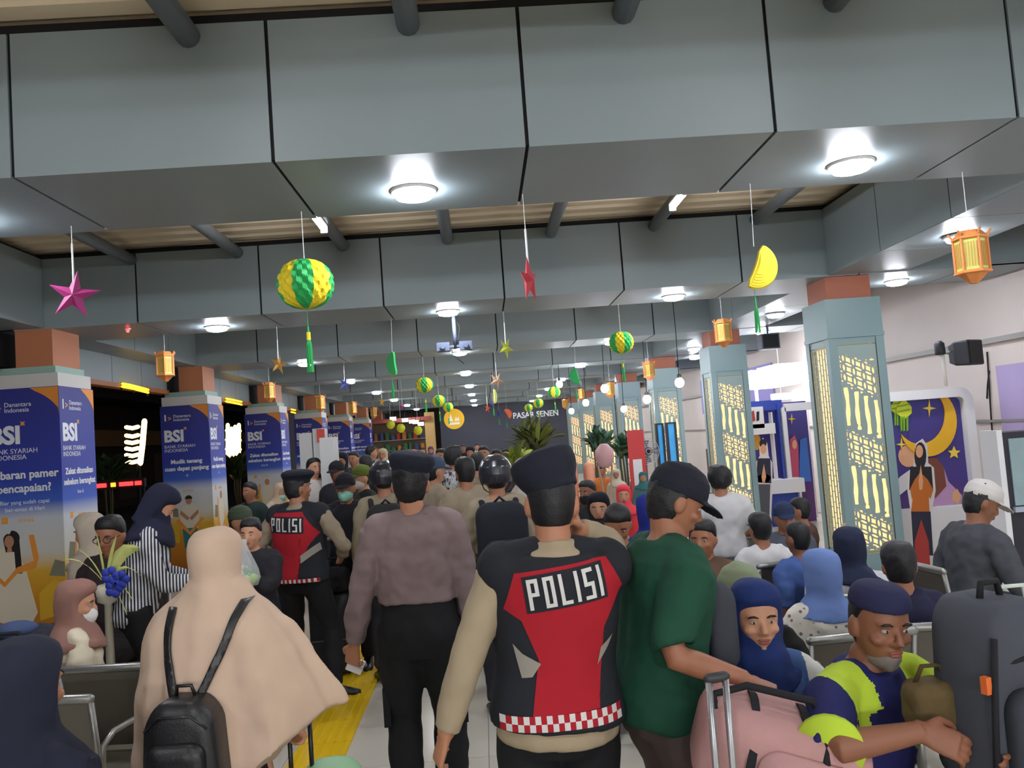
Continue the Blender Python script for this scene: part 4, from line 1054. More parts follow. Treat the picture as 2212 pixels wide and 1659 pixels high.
def one_seat():
    mb = MB(); mb.loft([[(x, y, z + .012 * (abs(x) / .24) ** 2) for x, z in ((-.24, .40), (.24, .40), (.24, .415), (-.24, .415))] for y in (-.22, -.1, .05, .22)])
    pan = mb.mesh('seat', seat_p)
    mb = MB(); mb.loft([[(x, -.24 - (z - .42) * .18 + t, z) for x, t in ((-.23, 0), (.23, 0), (.23, .014), (-.23, .014))] for z in (.46, .6, .74, .84)])
    bk = mb.mesh('backrest', seat_p)
    tp = MB().tube([(-.235, -.315, .845), (.235, -.315, .845)], .020, 10, rnd=True).mesh('top_rail', seat_m, True)
    fr = MB(); fr.tube([(-.235, -.315, .85), (-.235, -.24, .40), (-.235, .20, .385)], .014, 8); fr.tube([(.235, -.315, .85), (.235, -.24, .40), (.235, .20, .385)], .014, 8)
    fr.box(-.25, .25, -.06, -.0, .34, .385); fr = fr.mesh('frame', seat_m, True)
    lg = MB(); lg.tube([(0, -.03, .36), (0, -.03, .03)], .022, 10); lg.tube([(0, -.26, .015), (0, .20, .015)], .018, 8, rnd=True); lg = lg.mesh('leg', seat_m, True)
    am = MB().tube([(.235, -.25, .45), (.235, -.24, .62), (.235, -.16, .655), (.235, .10, .65), (.235, .19, .60), (.235, .17, .44)], .014, 8).mesh('armrest', seat_m, True)
    return pan, bk, tp, fr, lg, am
SEAT = one_seat()
def seat(x, y, face, label, arm=True):
    t = thing('waiting_seat', label, 'seat', (x, y, 0), math.radians(face), group='steel waiting seats')
    for nm, me_ in zip(('seat', 'backrest', 'top_rail', 'frame', 'leg'), SEAT): obj(nm, me_, t)
    if arm: obj('armrest', SEAT[5], t)
    return t
def bod(label, px, py, Y, face=0, sitting=False, skin=None, head=('hair', None), top=(90, 90, 95), low=(44, 44, 50), sleeve=1.95, h=None, fem=0, seat_short=None, vox=None, mk=None, low_skirt=False, face_detail=None, loc=None, **kw):
    p = atY(px, py, Y)
    add = {'cap': .145, 'knit': .145, 'helmet': .16, 'hijab': .138, 'kopiah': .136, 'bushy': .156}.get(head[0], .130)
    lean_drop = 1 - (1 - math.cos(math.radians(kw.get('lean', 0)))) * .45
    std = (.50 if sitting else .93) + (.648 + add) * lean_drop
    k = p.z / std; hh = 1.70 * k
    if h: hh = h
    vox = vox or min(.03, max(.011, Y * .0024))
    # the head, not the hips, stands over (px, Y)
    off = (Vector((0, math.sin(math.radians(kw.get('lean', 0))) * .62 * hh / 1.70, 0)))
    off = rot(0, 0, face) @ off
    l = Vector((p.x - off.x, p.y - off.y, 0))
    if sitting: kw = sit(**kw)
    fem = fem or head[0] == 'hijab'
    hair = {'hair': 'short', 'crop': 'crop', 'bushy': 'bushy', 'long': 'long', 'cap': 'short', 'hijab': None, 'knit': 'crop', 'helmet': 'crop', 'kopiah': 'crop'}[head[0]]
    if face_detail is None: face_detail = Y < 9 or 100 < abs(face) < 260
    tm = top if not isinstance(top, tuple) else cloth(top); lm = low if not isinstance(low, tuple) else cloth(low)
    P = person(label, l, hh, face, skin=random.choice((0, 0, 1, 2)) if skin is None else skin, voxel=vox, hair=hair, fem=fem, shirt=dict(m=tm, sleeve=sleeve, hem=kw.get('shem', .84 if sitting else .86), g=.024), pants=dict(m=lm, skirt=low_skirt), face_detail=face_detail, **kw)
    if head[0] == 'hijab': hijab(P, P.root, P.k, vox * .9, head[1] if not isinstance(head[1], tuple) else cloth(head[1]), hem=kw.get('hhem', 1.28), drape=.016)
    elif head[0] in ('cap', 'knit', 'helmet', 'kopiah'): headgear(P, P.root, P.k, head[0], cloth(head[1]) if head[0] != 'helmet' else mat('helmet_black', (38, 40, 48), .3, coat=.4), max(.007, vox * .8))
    if mk: mask(P, P.root, P.k, cloth(mk))
    if sitting and seat_short: seat(l.x, l.y, face, 'steel waiting seat under the ' + seat_short, arm=False)
    P.Y = Y; return P
def backpack(P, col, label, w=.30, hgt=.46, d=.15, low=.92):
    k = P.k; m = cloth(col); t = thing('backpack', label, 'backpack', P.root.location, P.root.rotation_euler.z)
    c = P.U((0, -.125, low + hgt / 2)) * k; mb = MB()
    q = lambda s, y, tp=1: [(c.x + x * s, c.y + y, c.z + z * s) for x, z in rrect(-w / 2, w / 2, -hgt / 2, hgt / 2, .09, 5)]
    mb.loft([q(.95, 0), q(1, -.02), q(1, -d * .7), q(.92, -d * .92), q(.7, -d)]); mb.build('bag_body', m, t, True)
    mb = MB(); q2 = lambda s, y: [(c.x + x * s, c.y + y, c.z - hgt * .16 + z * s) for x, z in rrect(-w * .38, w * .38, -hgt * .26, hgt * .22, .05, 5)]
    mb.loft([q2(1, -d * .8), q2(1, -d * 1.15), q2(.85, -d * 1.25)]); mb.build('front_pocket', m, t, True)
    for s in (-1, 1):
        a = [P.U((s * .105, -.15, 1.30)), P.U((s * .115, -.10, 1.425)), P.U((s * .118, .02, 1.425)), P.U((s * .12, .135, 1.34)), P.U((s * .14, .12, 1.18)), P.U((s * .165, -.02, 1.08)), P.U((s * .13, -.14, 1.02))]
        MB().tube([x * k for x in a], .019, 8).build('strap', m, t, True)
    MB().tube([(c.x - .04, c.y - .02, c.z + hgt / 2 - .01), (c.x, c.y - .02, c.z + hgt / 2 + .03), (c.x + .04, c.y - .02, c.z + hgt / 2 - .01)], .009, 8).build('handle', m, t, True)
    return t
# ---- officers and people just behind the front group
P10 = bod('officer in khaki shirt with black riot helmet, wearing a black backpack', 1068, 984, 5.5, 4, head=('helmet', (30, 32, 38)), top=(150, 136, 116), skin=0, h=1.66, armL=((-.27, .04, .84), (-.6, -1, 0)))
backpack(P10, (34, 36, 44), 'big black backpack on the helmeted officer', .33, .52, .17, .90)
P11 = bod('officer in khaki shirt with dark hair, behind the mauve-shirted officer', 1003, 986, 6.6, 22, head=('beret', None) if 0 else ('hair', None), top=(156, 142, 120), skin=1)
P12 = bod('officer with grey-black helmet and black shoulder straps, left of the mauve shirt', 826, 993, 6.5, 8, head=('helmet', (40, 42, 46)), top=(146, 134, 112), skin=1)
backpack(P12, (44, 44, 46), 'black pack on the back of the helmeted officer at the left', .30, .44, .14, .95)
bod('woman in khaki uniform and blue-grey cap, profile to the right, beside the mauve shirt', 934, 983, 7.3, -55, head=('cap', (70, 88, 110)), top=(168, 154, 134), skin=2, fem=1)
bod('man in black and white batik shirt, back turned', 978, 962, 9.6, -50, head=('bushy', None), top=BATIK, skin=0, sleeve=.95)
bod('man in black cap with white emblem and mint face mask, facing us', 745, 1019, 6.9, 176, head=('cap', (34, 34, 40)), top=(40, 38, 44), low=(30, 30, 34), mk=(150, 206, 186), skin=1, armR=((.20, .30, 1.02), (1, -.6, -.4)))
pe = atY(742, 1035, 6.72); 
bod('woman in white hijab and black top, beyond the big beret', 1131, 988, 6.9, -30, head=('hijab', (196, 188, 176)), top=(30, 32, 34), skin=2)
bod('young man in olive cap with dark backpack straps, looking left', 782, 1002, 8.2, 120, head=('cap', (92, 104, 44)), top=(44, 46, 44), skin=2, mk=(206, 200, 190))
# ---- left side
P14 = bod('woman in striped long shirt and navy hijab, bending forward', 336, 1043, 5.3, -72, head=('hijab', (34, 36, 56)), top=STRIPE, low=(28, 28, 30), skin=2, shem=.81, lean=13, hpitch=25, armR=((.05, .36, 1.06), (.6, -.8, -.6)), armL=((-.04, .38, 1.06), (-.6, -.8, -.6)))
P15 = bod('seated man with glasses and dark brown jacket, beside the nearest banner pillar', 240, 1112, 6.0, 172, True, 1, ('hair', None), (52, 42, 42), (40, 36, 36), seat_short='man with glasses', hpitch=10)
mb = MB()
for s in (-1, 1): mb.tube([P15.Hd((s * .033 + .024 * math.cos(a), .098, .0 + .018 * math.sin(a))) * P15.k for a in (2 * PI * q / 12 for q in range(13))], .0026, 6); mb.tube([P15.Hd((s * .056, .096, .004)) * P15.k, P15.Hd((s * .078, .0, .006)) * P15.k], .0025, 6)
mb.build('glasses', plain((30, 28, 28), .3), P15.root)
bod('woman in pale beige hijab leaning beside the banner pillar', 196, 1106, 6.5, 70, True, 2, ('hijab', (186, 172, 154)), (170, 156, 140), (90, 80, 74), seat_short='woman in pale beige hijab', lean=6)
P16 = bod('seated woman in brown hijab, white mask and cream dress, head turned right', 158, 1252, 4.45, -52, True, 2, ('hijab', (146, 108, 98)), (214, 202, 178), (206, 194, 170), fem=1, low_skirt=True, mk=(226, 224, 222), hyaw=-28, hpitch=6)
MB().tube([P16.U((-.10, -.16, 1.10)) * P16.k, P16.U((-.02, -.165, 1.25)) * P16.k, P16.U((.08, -.13, 1.41)) * P16.k], .008, 6).build('bag_strap', BLK, P16.root)
P17 = bod('seated person in dark navy hijab, back turned, at the lower left edge', 38, 1378, 2.32, -14, True, 0, ('hijab', (38, 42, 58)), (38, 42, 58), (30, 30, 36), vox=.009, face_detail=True)
bod('seated person in dark knitted cap at the bottom left corner', 78, 1600, 1.62, 0, True, 1, ('knit', (44, 44, 42)), (36, 38, 36), (30, 30, 32), vox=.009, h=1.60)
P18 = bod('girl with glasses in dark jacket and jeans, holding up a plastic bag', 541, 1118, 5.5, 176, False, 2, ('hair', None), (38, 38, 44), (46, 60, 92), armR=((.05, .28, 1.30), (1, -.3, -1)), armL=((-.02, .27, 1.30), (-1, -.3, -1)), handR=dict(curl=60, dir=(-.5, .2, .8)), handL=dict(curl=60, dir=(.5, .2, .8)))
bod('man in olive green cap sitting behind the girl with the plastic bag', 515, 1090, 7.6, -110, True, 0, ('cap', (74, 86, 66)), (110, 118, 120), (50, 52, 60), seat_short='man in olive green cap')
bod('person in dark teal jacket standing behind the olive cap', 540, 1040, 9.2, 150, False, 1, ('hair', None), (34, 50, 48), (34, 34, 40))
bod('woman in pale sleeves and mint mask stooping by the third banner pillar', 603, 1040, 10.2, -120, False, 2, ('hijab', (206, 178, 150)), (216, 196, 178), (120, 60, 60), mk=(160, 206, 190), lean=16)
bod('woman with long dark hair and white top by the white kiosk', 676, 988, 10.0, -140, False, 2, ('long', None), (190, 182, 176), (60, 56, 60))
bod('person in black hood and face mask beyond the cap with emblem', 736, 976, 11.2, 170, False, 1, ('hijab', (32, 32, 36)), (34, 34, 38), (40, 40, 44), mk=(150, 160, 176))
bod('man with black cap right behind the cap with emblem', 727, 994, 9.4, 165, False, 3, ('cap', (30, 30, 36)), (40, 40, 46), (40, 40, 46))
# ---- right side seated people
P20 = bod('boy in dark camouflage jacket looking down at his phone', 1332, 1088, 5.4, 170, True, 1, ('hair', None), CAMO, (60, 60, 66), seat_short='boy with phone', hpitch=28, armR=((.06, .26, .80), (1, -.5, -.5)), armL=((-.06, .28, .80), (-1, -.5, -.5)), handR=dict(curl=50), handL=dict(curl=50))
bod('woman in black hijab and pale teal blouse, seated', 1291, 1062, 6.8, 168, True, 2, ('hijab', (30, 32, 40)), (150, 190, 196), (90, 110, 120), seat_short='woman in black hijab')
bod('woman in red hijab and red top, seated by the blue hijab', 1345, 1046, 9.2, 172, True, 2, ('hijab', (226, 70, 84)), (222, 66, 70), (150, 50, 56), seat_short='woman in red')
bod('woman in royal blue hijab seated, back turned, left of the green T-shirt man', 1402, 1066, 5.8, 10, True, 2, ('hijab', (38, 48, 136)), (40, 48, 128), (40, 48, 110), seat_short='woman in royal blue', hhem=1.10)
bod('bearded man with black mask by the peach massage chairs', 1268, 1036, 8.4, 140, True, 3, ('hair', None), (40, 40, 46), (44, 44, 50), mk=(34, 34, 38), seat_short='man with black mask')
P9 = bod('teenager in white T-shirt and grey trousers standing, back turned', 1552, 1004, 6.6, -6, False, 1, ('bushy', None), (214, 212, 212), (140, 142, 144), sleeve=.86, armL=((-.19, .18, .98), (-.8, -.8, 0)), armR=((.19, .18, .98), (.8, -.8, 0)), fat=1.12)
bod('person in brown shirt seated between the green T-shirt and the teenager', 1516, 1120, 5.0, 150, True, 1, ('hair', None), (98, 74, 60), (80, 70, 60), seat_short='person in brown shirt', sleeve=.9)
P23 = bod('child in white T-shirt with red print, seated right of the teenager', 1640, 1106, 5.7, 14, True, 1, ('hair', None), (222, 220, 220), (60, 66, 110), seat_short='child in white T-shirt', sleeve=.9)
bod('man in navy cap and grey shirt facing us, seated before the lattice pillar', 1690, 1082, 6.3, 172, True, 1, ('cap', (44, 54, 84)), (84, 88, 98), (50, 54, 70), seat_short='man in navy cap')
bod('man with dark hair in brown jacket, seated against the lattice pillar', 1727, 1074, 6.9, 60, True, 1, ('hair', None), (92, 66, 54), (60, 54, 54), seat_short='man in brown jacket')
bod('man in blue shirt with short hair, back turned, below the brown jacket', 1722, 1124, 5.2, 20, True, 3, ('crop', None), (74, 100, 160), (40, 44, 80), seat_short='man in blue shirt', sleeve=.9)
P24 = bod('woman in light blue hijab and white floral blouse, back turned', 1772, 1186, 3.85, 4, True, 2, ('hijab', (104, 128, 184)), FLORAL, (90, 110, 170), seat_short='woman in floral blouse', hhem=1.36, fat=1.1)
bod('woman in navy hijab and pale grey top behind the light blue hijab', 1832, 1138, 4.6, -10, True, 2, ('hijab', (36, 42, 66)), (196, 198, 206), (60, 66, 90), seat_short='woman in navy hijab at the back', hhem=1.36, lean=4)
bod('person with black hair and dark navy jacket behind the skullcap man', 1938, 1168, 3.9, -8, True, 1, ('hair', None), (40, 40, 66), (36, 36, 44), seat_short='person in dark navy jacket')
P25 = bod('man in olive cap and black T-shirt with gold lettering, back turned', 1596, 1214, 3.35, 4, True, 1, ('cap', (134, 144, 116)), (28, 28, 30), (40, 40, 44), seat_short='man in olive cap', sleeve=.9, hyaw=170, hpitch=0) if 0 else bod('man in olive cap and black T-shirt with gold lettering, back turned', 1596, 1214, 3.35, 4, True, 1, ('knit', (134, 144, 116)), (28, 28, 30), (40, 40, 44), seat_short='man in olive cap', sleeve=.9)
P8 = bod('man in dark grey jacket and white cap, seated in profile to the right', 2108, 1030, 5.0, -84, True, 3, ('cap', (206, 200, 196)), (72, 74, 80), (50, 52, 60), seat_short='man in dark grey jacket', lean=12, hpitch=14, hyaw=-14, armR=((.16, .30, .66), (.8, -.8, -.3)))
def late_prints():
    # gold letters on the black T-shirt, red print on the child's shirt
    k = P25.k; vs, fs = text_geo('ENJOY', .10, .003, 0.0, 'CENTER'); z = P25.U((0, 0, 1.22)).z * k
    wrap(P25.top, 'lettering', [(v[0], v[1] + z) for v in vs], fs, plain((206, 186, 110), .5), P25.root, .008, edge=.03)
    k = P23.k; vs, fs = text_geo('Wonder\nful', .06, .001, 0.0, 'CENTER') if 0 else ([], [])
    for q in range(3):
        a = len(vs); z = P23.U((0, 0, 1.10 - .05 * q)).z * k; vs += [(-.085, z), (.085, z), (.085, z + .022), (-.085, z + .022)]; fs.append((a, a + 1, a + 2, a + 3))
    wrap(P23.top, 'red_print', vs, fs, plain((190, 60, 80), .6), P23.root, .006)
# ---- far crowd
far = [('man in dark shirt beyond the fourth banner pillar', 764, 974, 13.0, 160, 'hair', None, (50, 50, 58)), ('man in pale shirt leaning by the fifth banner pillar', 800, 962, 14.5, -60, 'hair', None, (40, 40, 46)),
       ('woman in beige hijab in front of the far shop', 826, 968, 15.5, 170, 'hijab', (196, 176, 150), (200, 190, 170)), ('man in maroon shirt at the far shop', 848, 972, 17.0, 150, 'hair', None, (110, 60, 56)),
       ('man in white shirt near the far shop counter', 872, 966, 19.0, 170, 'hair', None, (196, 196, 196)), ('woman in pink hijab at the far shop counter', 893, 970, 20.0, 175, 'hijab', (196, 130, 130), (180, 120, 120)),
       ('man in grey shirt left of the batik shirt', 952, 968, 12.0, 160, 'hair', None, (120, 118, 120)), ('man holding up a white sheet before the dark wall', 1044, 962, 12.4, 172, 'hair', None, (60, 62, 70)),
       ('man with black hair right of the white sheet', 1072, 970, 11.4, 176, 'hair', None, (70, 66, 64)), ('woman in dark hijab beneath the dark wall', 1015, 964, 16.0, 170, 'hijab', (40, 42, 50), (60, 60, 70)),
       ('man in blue shirt beside the big potted palm', 1094, 968, 14.0, 150, 'hair', None, (60, 80, 120)), ('woman in grey hijab before the potted palm', 1160, 972, 10.4, -160, 'hijab', (90, 88, 86), (120, 110, 100)),
       ('man in peach shirt by the blue screens', 1440, 1022, 9.6, 160, 'crop', None, (200, 160, 130)), ('man with pale cap left of the teenager', 1500, 1020, 9.4, 165, 'cap', (196, 186, 176), (120, 80, 66)),
       ('woman in teal hijab near the third lattice pillar', 1388, 1018, 11.5, 170, 'hijab', (60, 110, 112), (80, 120, 120)), ('man in navy shirt near the third lattice pillar', 1418, 1016, 12.5, -170, 'hair', None, (44, 50, 84)),
       ('man in orange shirt beyond the massage chairs', 1300, 1006, 13.0, 172, 'hair', None, (206, 120, 60)), ('woman in cream hijab beyond the plants', 1330, 1012, 12.2, 168, 'hijab', (206, 196, 176), (190, 180, 160)),
       ('man in dark grey shirt in the far aisle', 912, 966, 22.0, 175, 'hair', None, (70, 70, 74)), ('woman in violet hijab in the far aisle', 930, 964, 24.0, 175, 'hijab', (110, 84, 130), (120, 96, 140)),
       ('man in black shirt in the far aisle by the end wall', 1000, 960, 25.0, 178, 'hair', None, (36, 36, 40)), ('man in white shirt by the end wall', 1030, 958, 27.0, 178, 'hair', None, (206, 206, 206)),
       ('person in black jacket left of the helmeted officer', 790, 982, 9.8, 20, 'hair', None, (34, 34, 40)), ('woman in olive hijab beyond the helmeted officer', 856, 978, 10.6, 0, 'hijab', (96, 96, 70), (80, 84, 66)),
       ('man in khaki shirt beyond the helmeted officer', 880, 970, 12.0, 10, 'hair', None, (150, 138, 116)), ('man in tan jacket between the two backpack officers', 1030, 976, 8.6, 6, 'hair', None, (140, 124, 104))]
for lb, px, py, Y, fc, hd, hc, tp in far:
    bod(lb, px, py, Y, fc, False, None, (hd, hc), tp, random.choice(((44, 44, 52), (60, 58, 60), (50, 60, 90), (36, 34, 36))), vox=min(.034, .014 + Y * .0011))
# ---- waiting seats that show
for q, (px, l) in enumerate(((0.55, 'steel waiting seat left of the navy hijab'), (.92, 'steel waiting seat under the woman in navy hijab'), (1.42, 'steel waiting seat with tan back, behind the skullcap man'))):
    pass
seat(.915, 2.95, 180, 'steel waiting seat under the woman in the denim pinafore')
ts = seat(1.13, 2.80, 180 + 24, 'steel waiting seat with tan backrest under the skullcap man')
for c_ in ts.children:
    if c_.name.startswith('backrest'): c_.data = c_.data.copy(); c_.data.materials[0] = plain((190, 160, 124), .5); c_['label'] = 'tan backrest'
p = atY(228, 1412, 4.05); p2 = atY(130, 1432, 3.62)
seat(p.x + .02, p.y + .02 + .32, -6, 'steel waiting seat of the brown hijab woman, seen from behind')
seat(p.x - .47, p.y + .06 + .32, -6, 'steel waiting seat left of the brown hijab woman')
s_ = seat(p2.x - .05, p2.y + .30, -8, 'steel waiting seat in front of the brown hijab woman, with brown back')
# ================================================================== hanging paper decorations
YEL = mat('paper_yellow', (232, 208, 36), .7, var=.06); GRE = mat('paper_green', (38, 166, 84), .65, var=.08); STRW = plain((232, 230, 232), .6)
ORG = mat('paper_orange', (226, 140, 74), .6, var=.1); LGT = mat('paper_lime', (206, 214, 110), .6, var=.12, vscale=40)
def string_(t, top, white=.14):
    MB().tube([(0, 0, white), (0, 0, top)], .0022, 5).build('string', STRW, t); MB().tube([(0, 0, -.01), (0, 0, white)], .006, 6).build('straw', STRW, t)
def ball_mesh():
    mb = MB(); nth, nz = 96, 22; rings = []
    for i in range(nz):
        u = i / (nz - 1); ph = PI * (.03 + .94 * u); ring = []
        for j in range(nth):
            a = 2 * PI * j / nth; r = math.sin(ph) ** .8
            cell = (abs(((j + (3 if (i // 2) % 2 else 0)) % 6) - 3) / 3.0 - .5) * .11
            q = r * (1 + cell * min(1, r * 1.6)); ring.append((q * math.cos(a), q * math.sin(a), math.cos(ph) * .92))
        rings.append(ring)
    mb.loft(rings)
    for f in range(len(mb.f)):
        mb.m[f] = 1 if (f % nth) // 12 % 2 else 0
    return mb.mesh('honeycomb_ball', [YEL, GRE])
BALL = ball_mesh()
TASS = MB(); TASS.tube([(0, 0, .0), (0, 0, -.05)], .006, 6); 
for q in range(9): TASS.tube([(0, 0, -.05), (.012 * math.cos(q * .7), .012 * math.sin(q * .7), -.10), (.016 * math.cos(q * .7), .016 * math.sin(q * .7), -.26)], .0045, 5)
TASS = TASS.mesh('tassel', GRE)
TASY = MB().tube([(0, 0, -.03), (0, 0, -.075)], .012, 8).mesh('tassel_knot', YEL)
def place(px, py, Y): return atY(px, py, Y)
def top_of(Y):
    k = math.floor((Y - B1) / BS); f = Y - B1 - k * BS
    return HB - .008 if f < BD + .02 else HT + .08
def ball(px, py, Y, wpx, rz, label):
    p = place(px, py, Y); r = wpx * Y / FPX / 2
    t = thing('paper_lantern', label, 'paper lantern', p, rz, group='green and yellow honeycomb paper balls')
    o = obj('honeycomb_ball', BALL, t); o.scale = (r, r, r)
    MB().tube([(0, 0, r * .9), (0, 0, top_of(Y) - p.z)], .0025, 5).build('string', STRW, t)
    MB().tube([(0, 0, -r * .9), (0, 0, -r * 1.75)], .0022, 5).build('cord', GRE, t)
    s = r / .155
    a = obj('tassel', TASS, t, (0, 0, -r * 1.6)); a.scale = (s, s, s); a = obj('tassel_knot', TASY, t, (0, 0, -r * 1.6)); a.scale = (s, s, s)
for a in ((660, 614, 4.72, 117, PI / 8 + .1, 'largest green and yellow honeycomb paper ball with green tassel, upper left'), (1342, 740, 9.1, 52, .9, 'honeycomb paper ball with yellow front, right of the middle'), (917, 832, 13.4, 36, .4, 'honeycomb paper ball left of the middle lamp row, over the police berets'),
          (948, 866, 17.7, 27, .2, 'small honeycomb paper ball touching the one above the yellow round sign'), (968, 880, 22.0, 22, .5, 'small honeycomb paper ball just above the yellow round sign'),
          (1197, 847, 17.8, 26, .9, 'small honeycomb paper ball with tassel right of the station letters'), (1163, 871, 22.0, 22, .2, 'small honeycomb paper ball above the station letters'), (1142, 881, 26.3, 18, .2, 'smallest honeycomb paper ball above the station letters')): ball(*a)
def star_mesh(ma, mb_):
    m = MB()
    for q in range(5):
        a = PI / 2 + q * 2 * PI / 5; tip = (math.cos(a), 0, math.sin(a))
        l, r = (.36 * math.cos(a - PI / 5), 0, .36 * math.sin(a - PI / 5)), (.36 * math.cos(a + PI / 5), 0, .36 * math.sin(a + PI / 5))
        f, b = (0, -.22, 0), (0, .22, 0); mid = [x * .62 for x in tip]; mf = (mid[0], -.085, mid[2])
        m.add([tip, l, r, f, b], [(0, 3, 1), (0, 2, 3), (0, 1, 4), (0, 4, 2)], 0)
        # cut pattern bars on the rays
        for u in (.45, .6, .75):
            for sd in (l, r):
                p0 = Vector(tip) * u + Vector(f) * (1 - u) * .55; p1 = Vector(tip) * u + Vector(sd) * (1 - u) * .8
                m.add([p0 + Vector((0, -.012, 0)), p1 + Vector((0, -.012, 0)), p1 * .93 + Vector((0, -.02, 0)), p0 * .93 + Vector((0, -.02, 0))], [(0, 1, 2, 3)], 1)
    return m.mesh('star', [ma, mb_])
def star(px, py, Y, wpx, rz, ry, c1, c2, label):
    p = place(px, py, Y); r = wpx * Y / FPX / 1.9
    t = thing('paper_star', label, 'paper star', p, 0, group='folded paper stars')
    s = obj('star', star_mesh(plain(c1, .55), plain(c2, .5)), t, None, (0, ry, rz)); s.scale = (r, r, r)
    string_(t, top_of(Y) - p.z, min(r * 2.3, .3))
for a in ((160, 638, 4.72, 104, .15, .16, (150, 40, 104), (206, 120, 160), 'purple cut-paper star hanging at the upper left'), (1143, 606, 4.65, 100, 1.15, -.1, (178, 50, 62), (226, 130, 130), 'red cut-paper star turned edge-on, above the middle'),
          (602, 787, 9.1, 44, .9, .2, (190, 140, 56), (226, 190, 110), 'gold paper star right of the left lamp'), (1093, 752, 9.1, 46, .8, .5, (186, 196, 60), (220, 226, 120), 'lime paper star right of the camera mount'),
          (745, 830, 13.4, 34, .9, .3, (90, 100, 180), (214, 214, 226), 'blue and white paper star beside the left lamps'), (1073, 822, 13.4, 36, .4, .5, (196, 160, 130), (130, 200, 226), 'blue striped paper star left of the pendant globes'),
          (825, 868, 17.7, 22, 1.1, .1, (196, 150, 50), (226, 190, 100), 'small gold paper star near the left pillars'), (869, 878, 19.5, 16, 1.0, .1, (186, 60, 140), (214, 110, 170), 'tiny magenta paper star at the far left'), (1053, 882, 22, 20, .9, .2, (206, 80, 60), (226, 130, 110), 'tiny red paper star before the dark wall'),
          (1064, 870, 20.0, 18, .9, .4, (110, 100, 190), (160, 150, 210), 'tiny violet paper star before the dark wall')): star(*a)
def halfmoon(px, py, Y, hpx, rz, ry, m1, m2, label, tas=None):
    p = place(px, py, Y); r = hpx * Y / FPX / 2
    t = thing('paper_half_moon', label, 'paper decoration', p, 0, group='half-round honeycomb paper decorations')
    mb = MB(); pts = [(-.12, 1.0)] + arc(-.12, 0, 1.0, 80, -80, 16, 1.0) + [(-.12, -1.0)] + arc(-.25, 0, .12, -60, 60, 6, .8)
    mb.prism([(x * r, z * r) for x, z in pts], (0, r * .10, 0), (1, 0, 0), (0, 0, 1), (0, -r * .2, 0))
    for q in range(5): mb.prism([(x * r * (.9 - q * .13) + r * .0, z * r * (.9 - q * .13)) for x, z in pts], (r * .05, -r * (.1 + .012 * q), 0), (1, 0, 0), (0, 0, 1), (0, -r * .012, 0))
    o = mb.build('fan', m1, t); o.rotation_euler = (0, ry, rz)
    rm = MB().tube([(x * r * 1.01, 0, z * r * 1.01) for x, z in arc(-.12, 0, 1.0, 84, -84, 20)], r * .05, 6).build('edge', m2, o)
    MB().tube([(-.1 * r, 0, r * .95), (0, 0, top_of(Y) - p.z)], .0022, 5).build('string', STRW, t)
    MB().tube([(-.25 * r, 0, -r * .95), (-.25 * r, 0, -r * 1.5)], .002, 5).build('cord', GRE, t)
    a = obj('tassel', TASS, t, (-.25 * r, 0, -r * 1.4)); a.scale = (.8, .8, .8)
halfmoon(1637, 577, 4.72, 98, .1, .42, YEL, YEL, 'plain yellow half-round paper decoration, upper right')
halfmoon(851, 785, 9.1, 50, 2.4, .1, GRE, YEL, 'green half-round paper decoration with yellow edge, left of the lamps')
halfmoon(1246, 812, 13.4, 34, PI - .3, .2, GRE, GRE, 'small green half-round paper decoration by the pendant globes')
halfmoon(1068, 856, 17.7, 30, 1.2, .1, LGT, YEL, 'small lime half-round paper decoration below the striped star')
halfmoon(1096, 894, 24.0, 22, .3, -.5, plain((226, 110, 60), .6), plain((206, 90, 50), .6), 'orange half-round paper decoration before the dark wall')
halfmoon(1079, 893, 25.0, 14, 2.6, .3, plain((50, 60, 140), .6), plain((60, 70, 160), .6), 'tiny blue half-round paper decoration before the dark wall')
def lan_mesh():
    hexa = lambda r, z: [(r * math.cos(2 * PI * j / 6 + .3), r * math.sin(2 * PI * j / 6 + .3), z) for j in range(6)]
    a = MB(); a.loft([hexa(.36, -.55), hexa(.46, -.50), hexa(.46, .50), hexa(.36, .55)]); body = a.mesh('lantern_body', LGT)
    b = MB()
    for z in (-.62, .50): b.loft([hexa(.50, z), hexa(.56, z + .03), hexa(.56, z + .09), hexa(.50, z + .12)])
    b.loft([hexa(.50, .62), hexa(.34, .80)]); b.loft([hexa(.42, -.62), hexa(.12, -.92)])
    for j in range(6):
        q = 2 * PI * j / 6 + .3; b.tube([(.49 * math.cos(q), .49 * math.sin(q), -.55), (.49 * math.cos(q), .49 * math.sin(q), .55)], .045, 6)
        b.tube([(.50 * math.cos(q), .50 * math.sin(q), .62), (.62 * math.cos(q), .62 * math.sin(q), .78)], .04, 5)
    frm = b.mesh('lantern_frame', ORG)
    c = MB()
    for j in range(6):
        q = 2 * PI * (j + .5) / 6 + .3; n = Vector((math.cos(q), math.sin(q), 0)); u = Vector((-math.sin(q), math.cos(q), 0))
        for s in range(5): c.prism([(-.16 + .08 * s - .012, -.40), (-.16 + .08 * s + .012, -.40), (-.16 + .08 * s + .03, .40), (-.16 + .08 * s + .006, .40)], n * .402, u, (0, 0, 1), n * .02)
    return body, frm, c.mesh('cut_pattern', plain((214, 150, 80), .6))
LAN = lan_mesh()
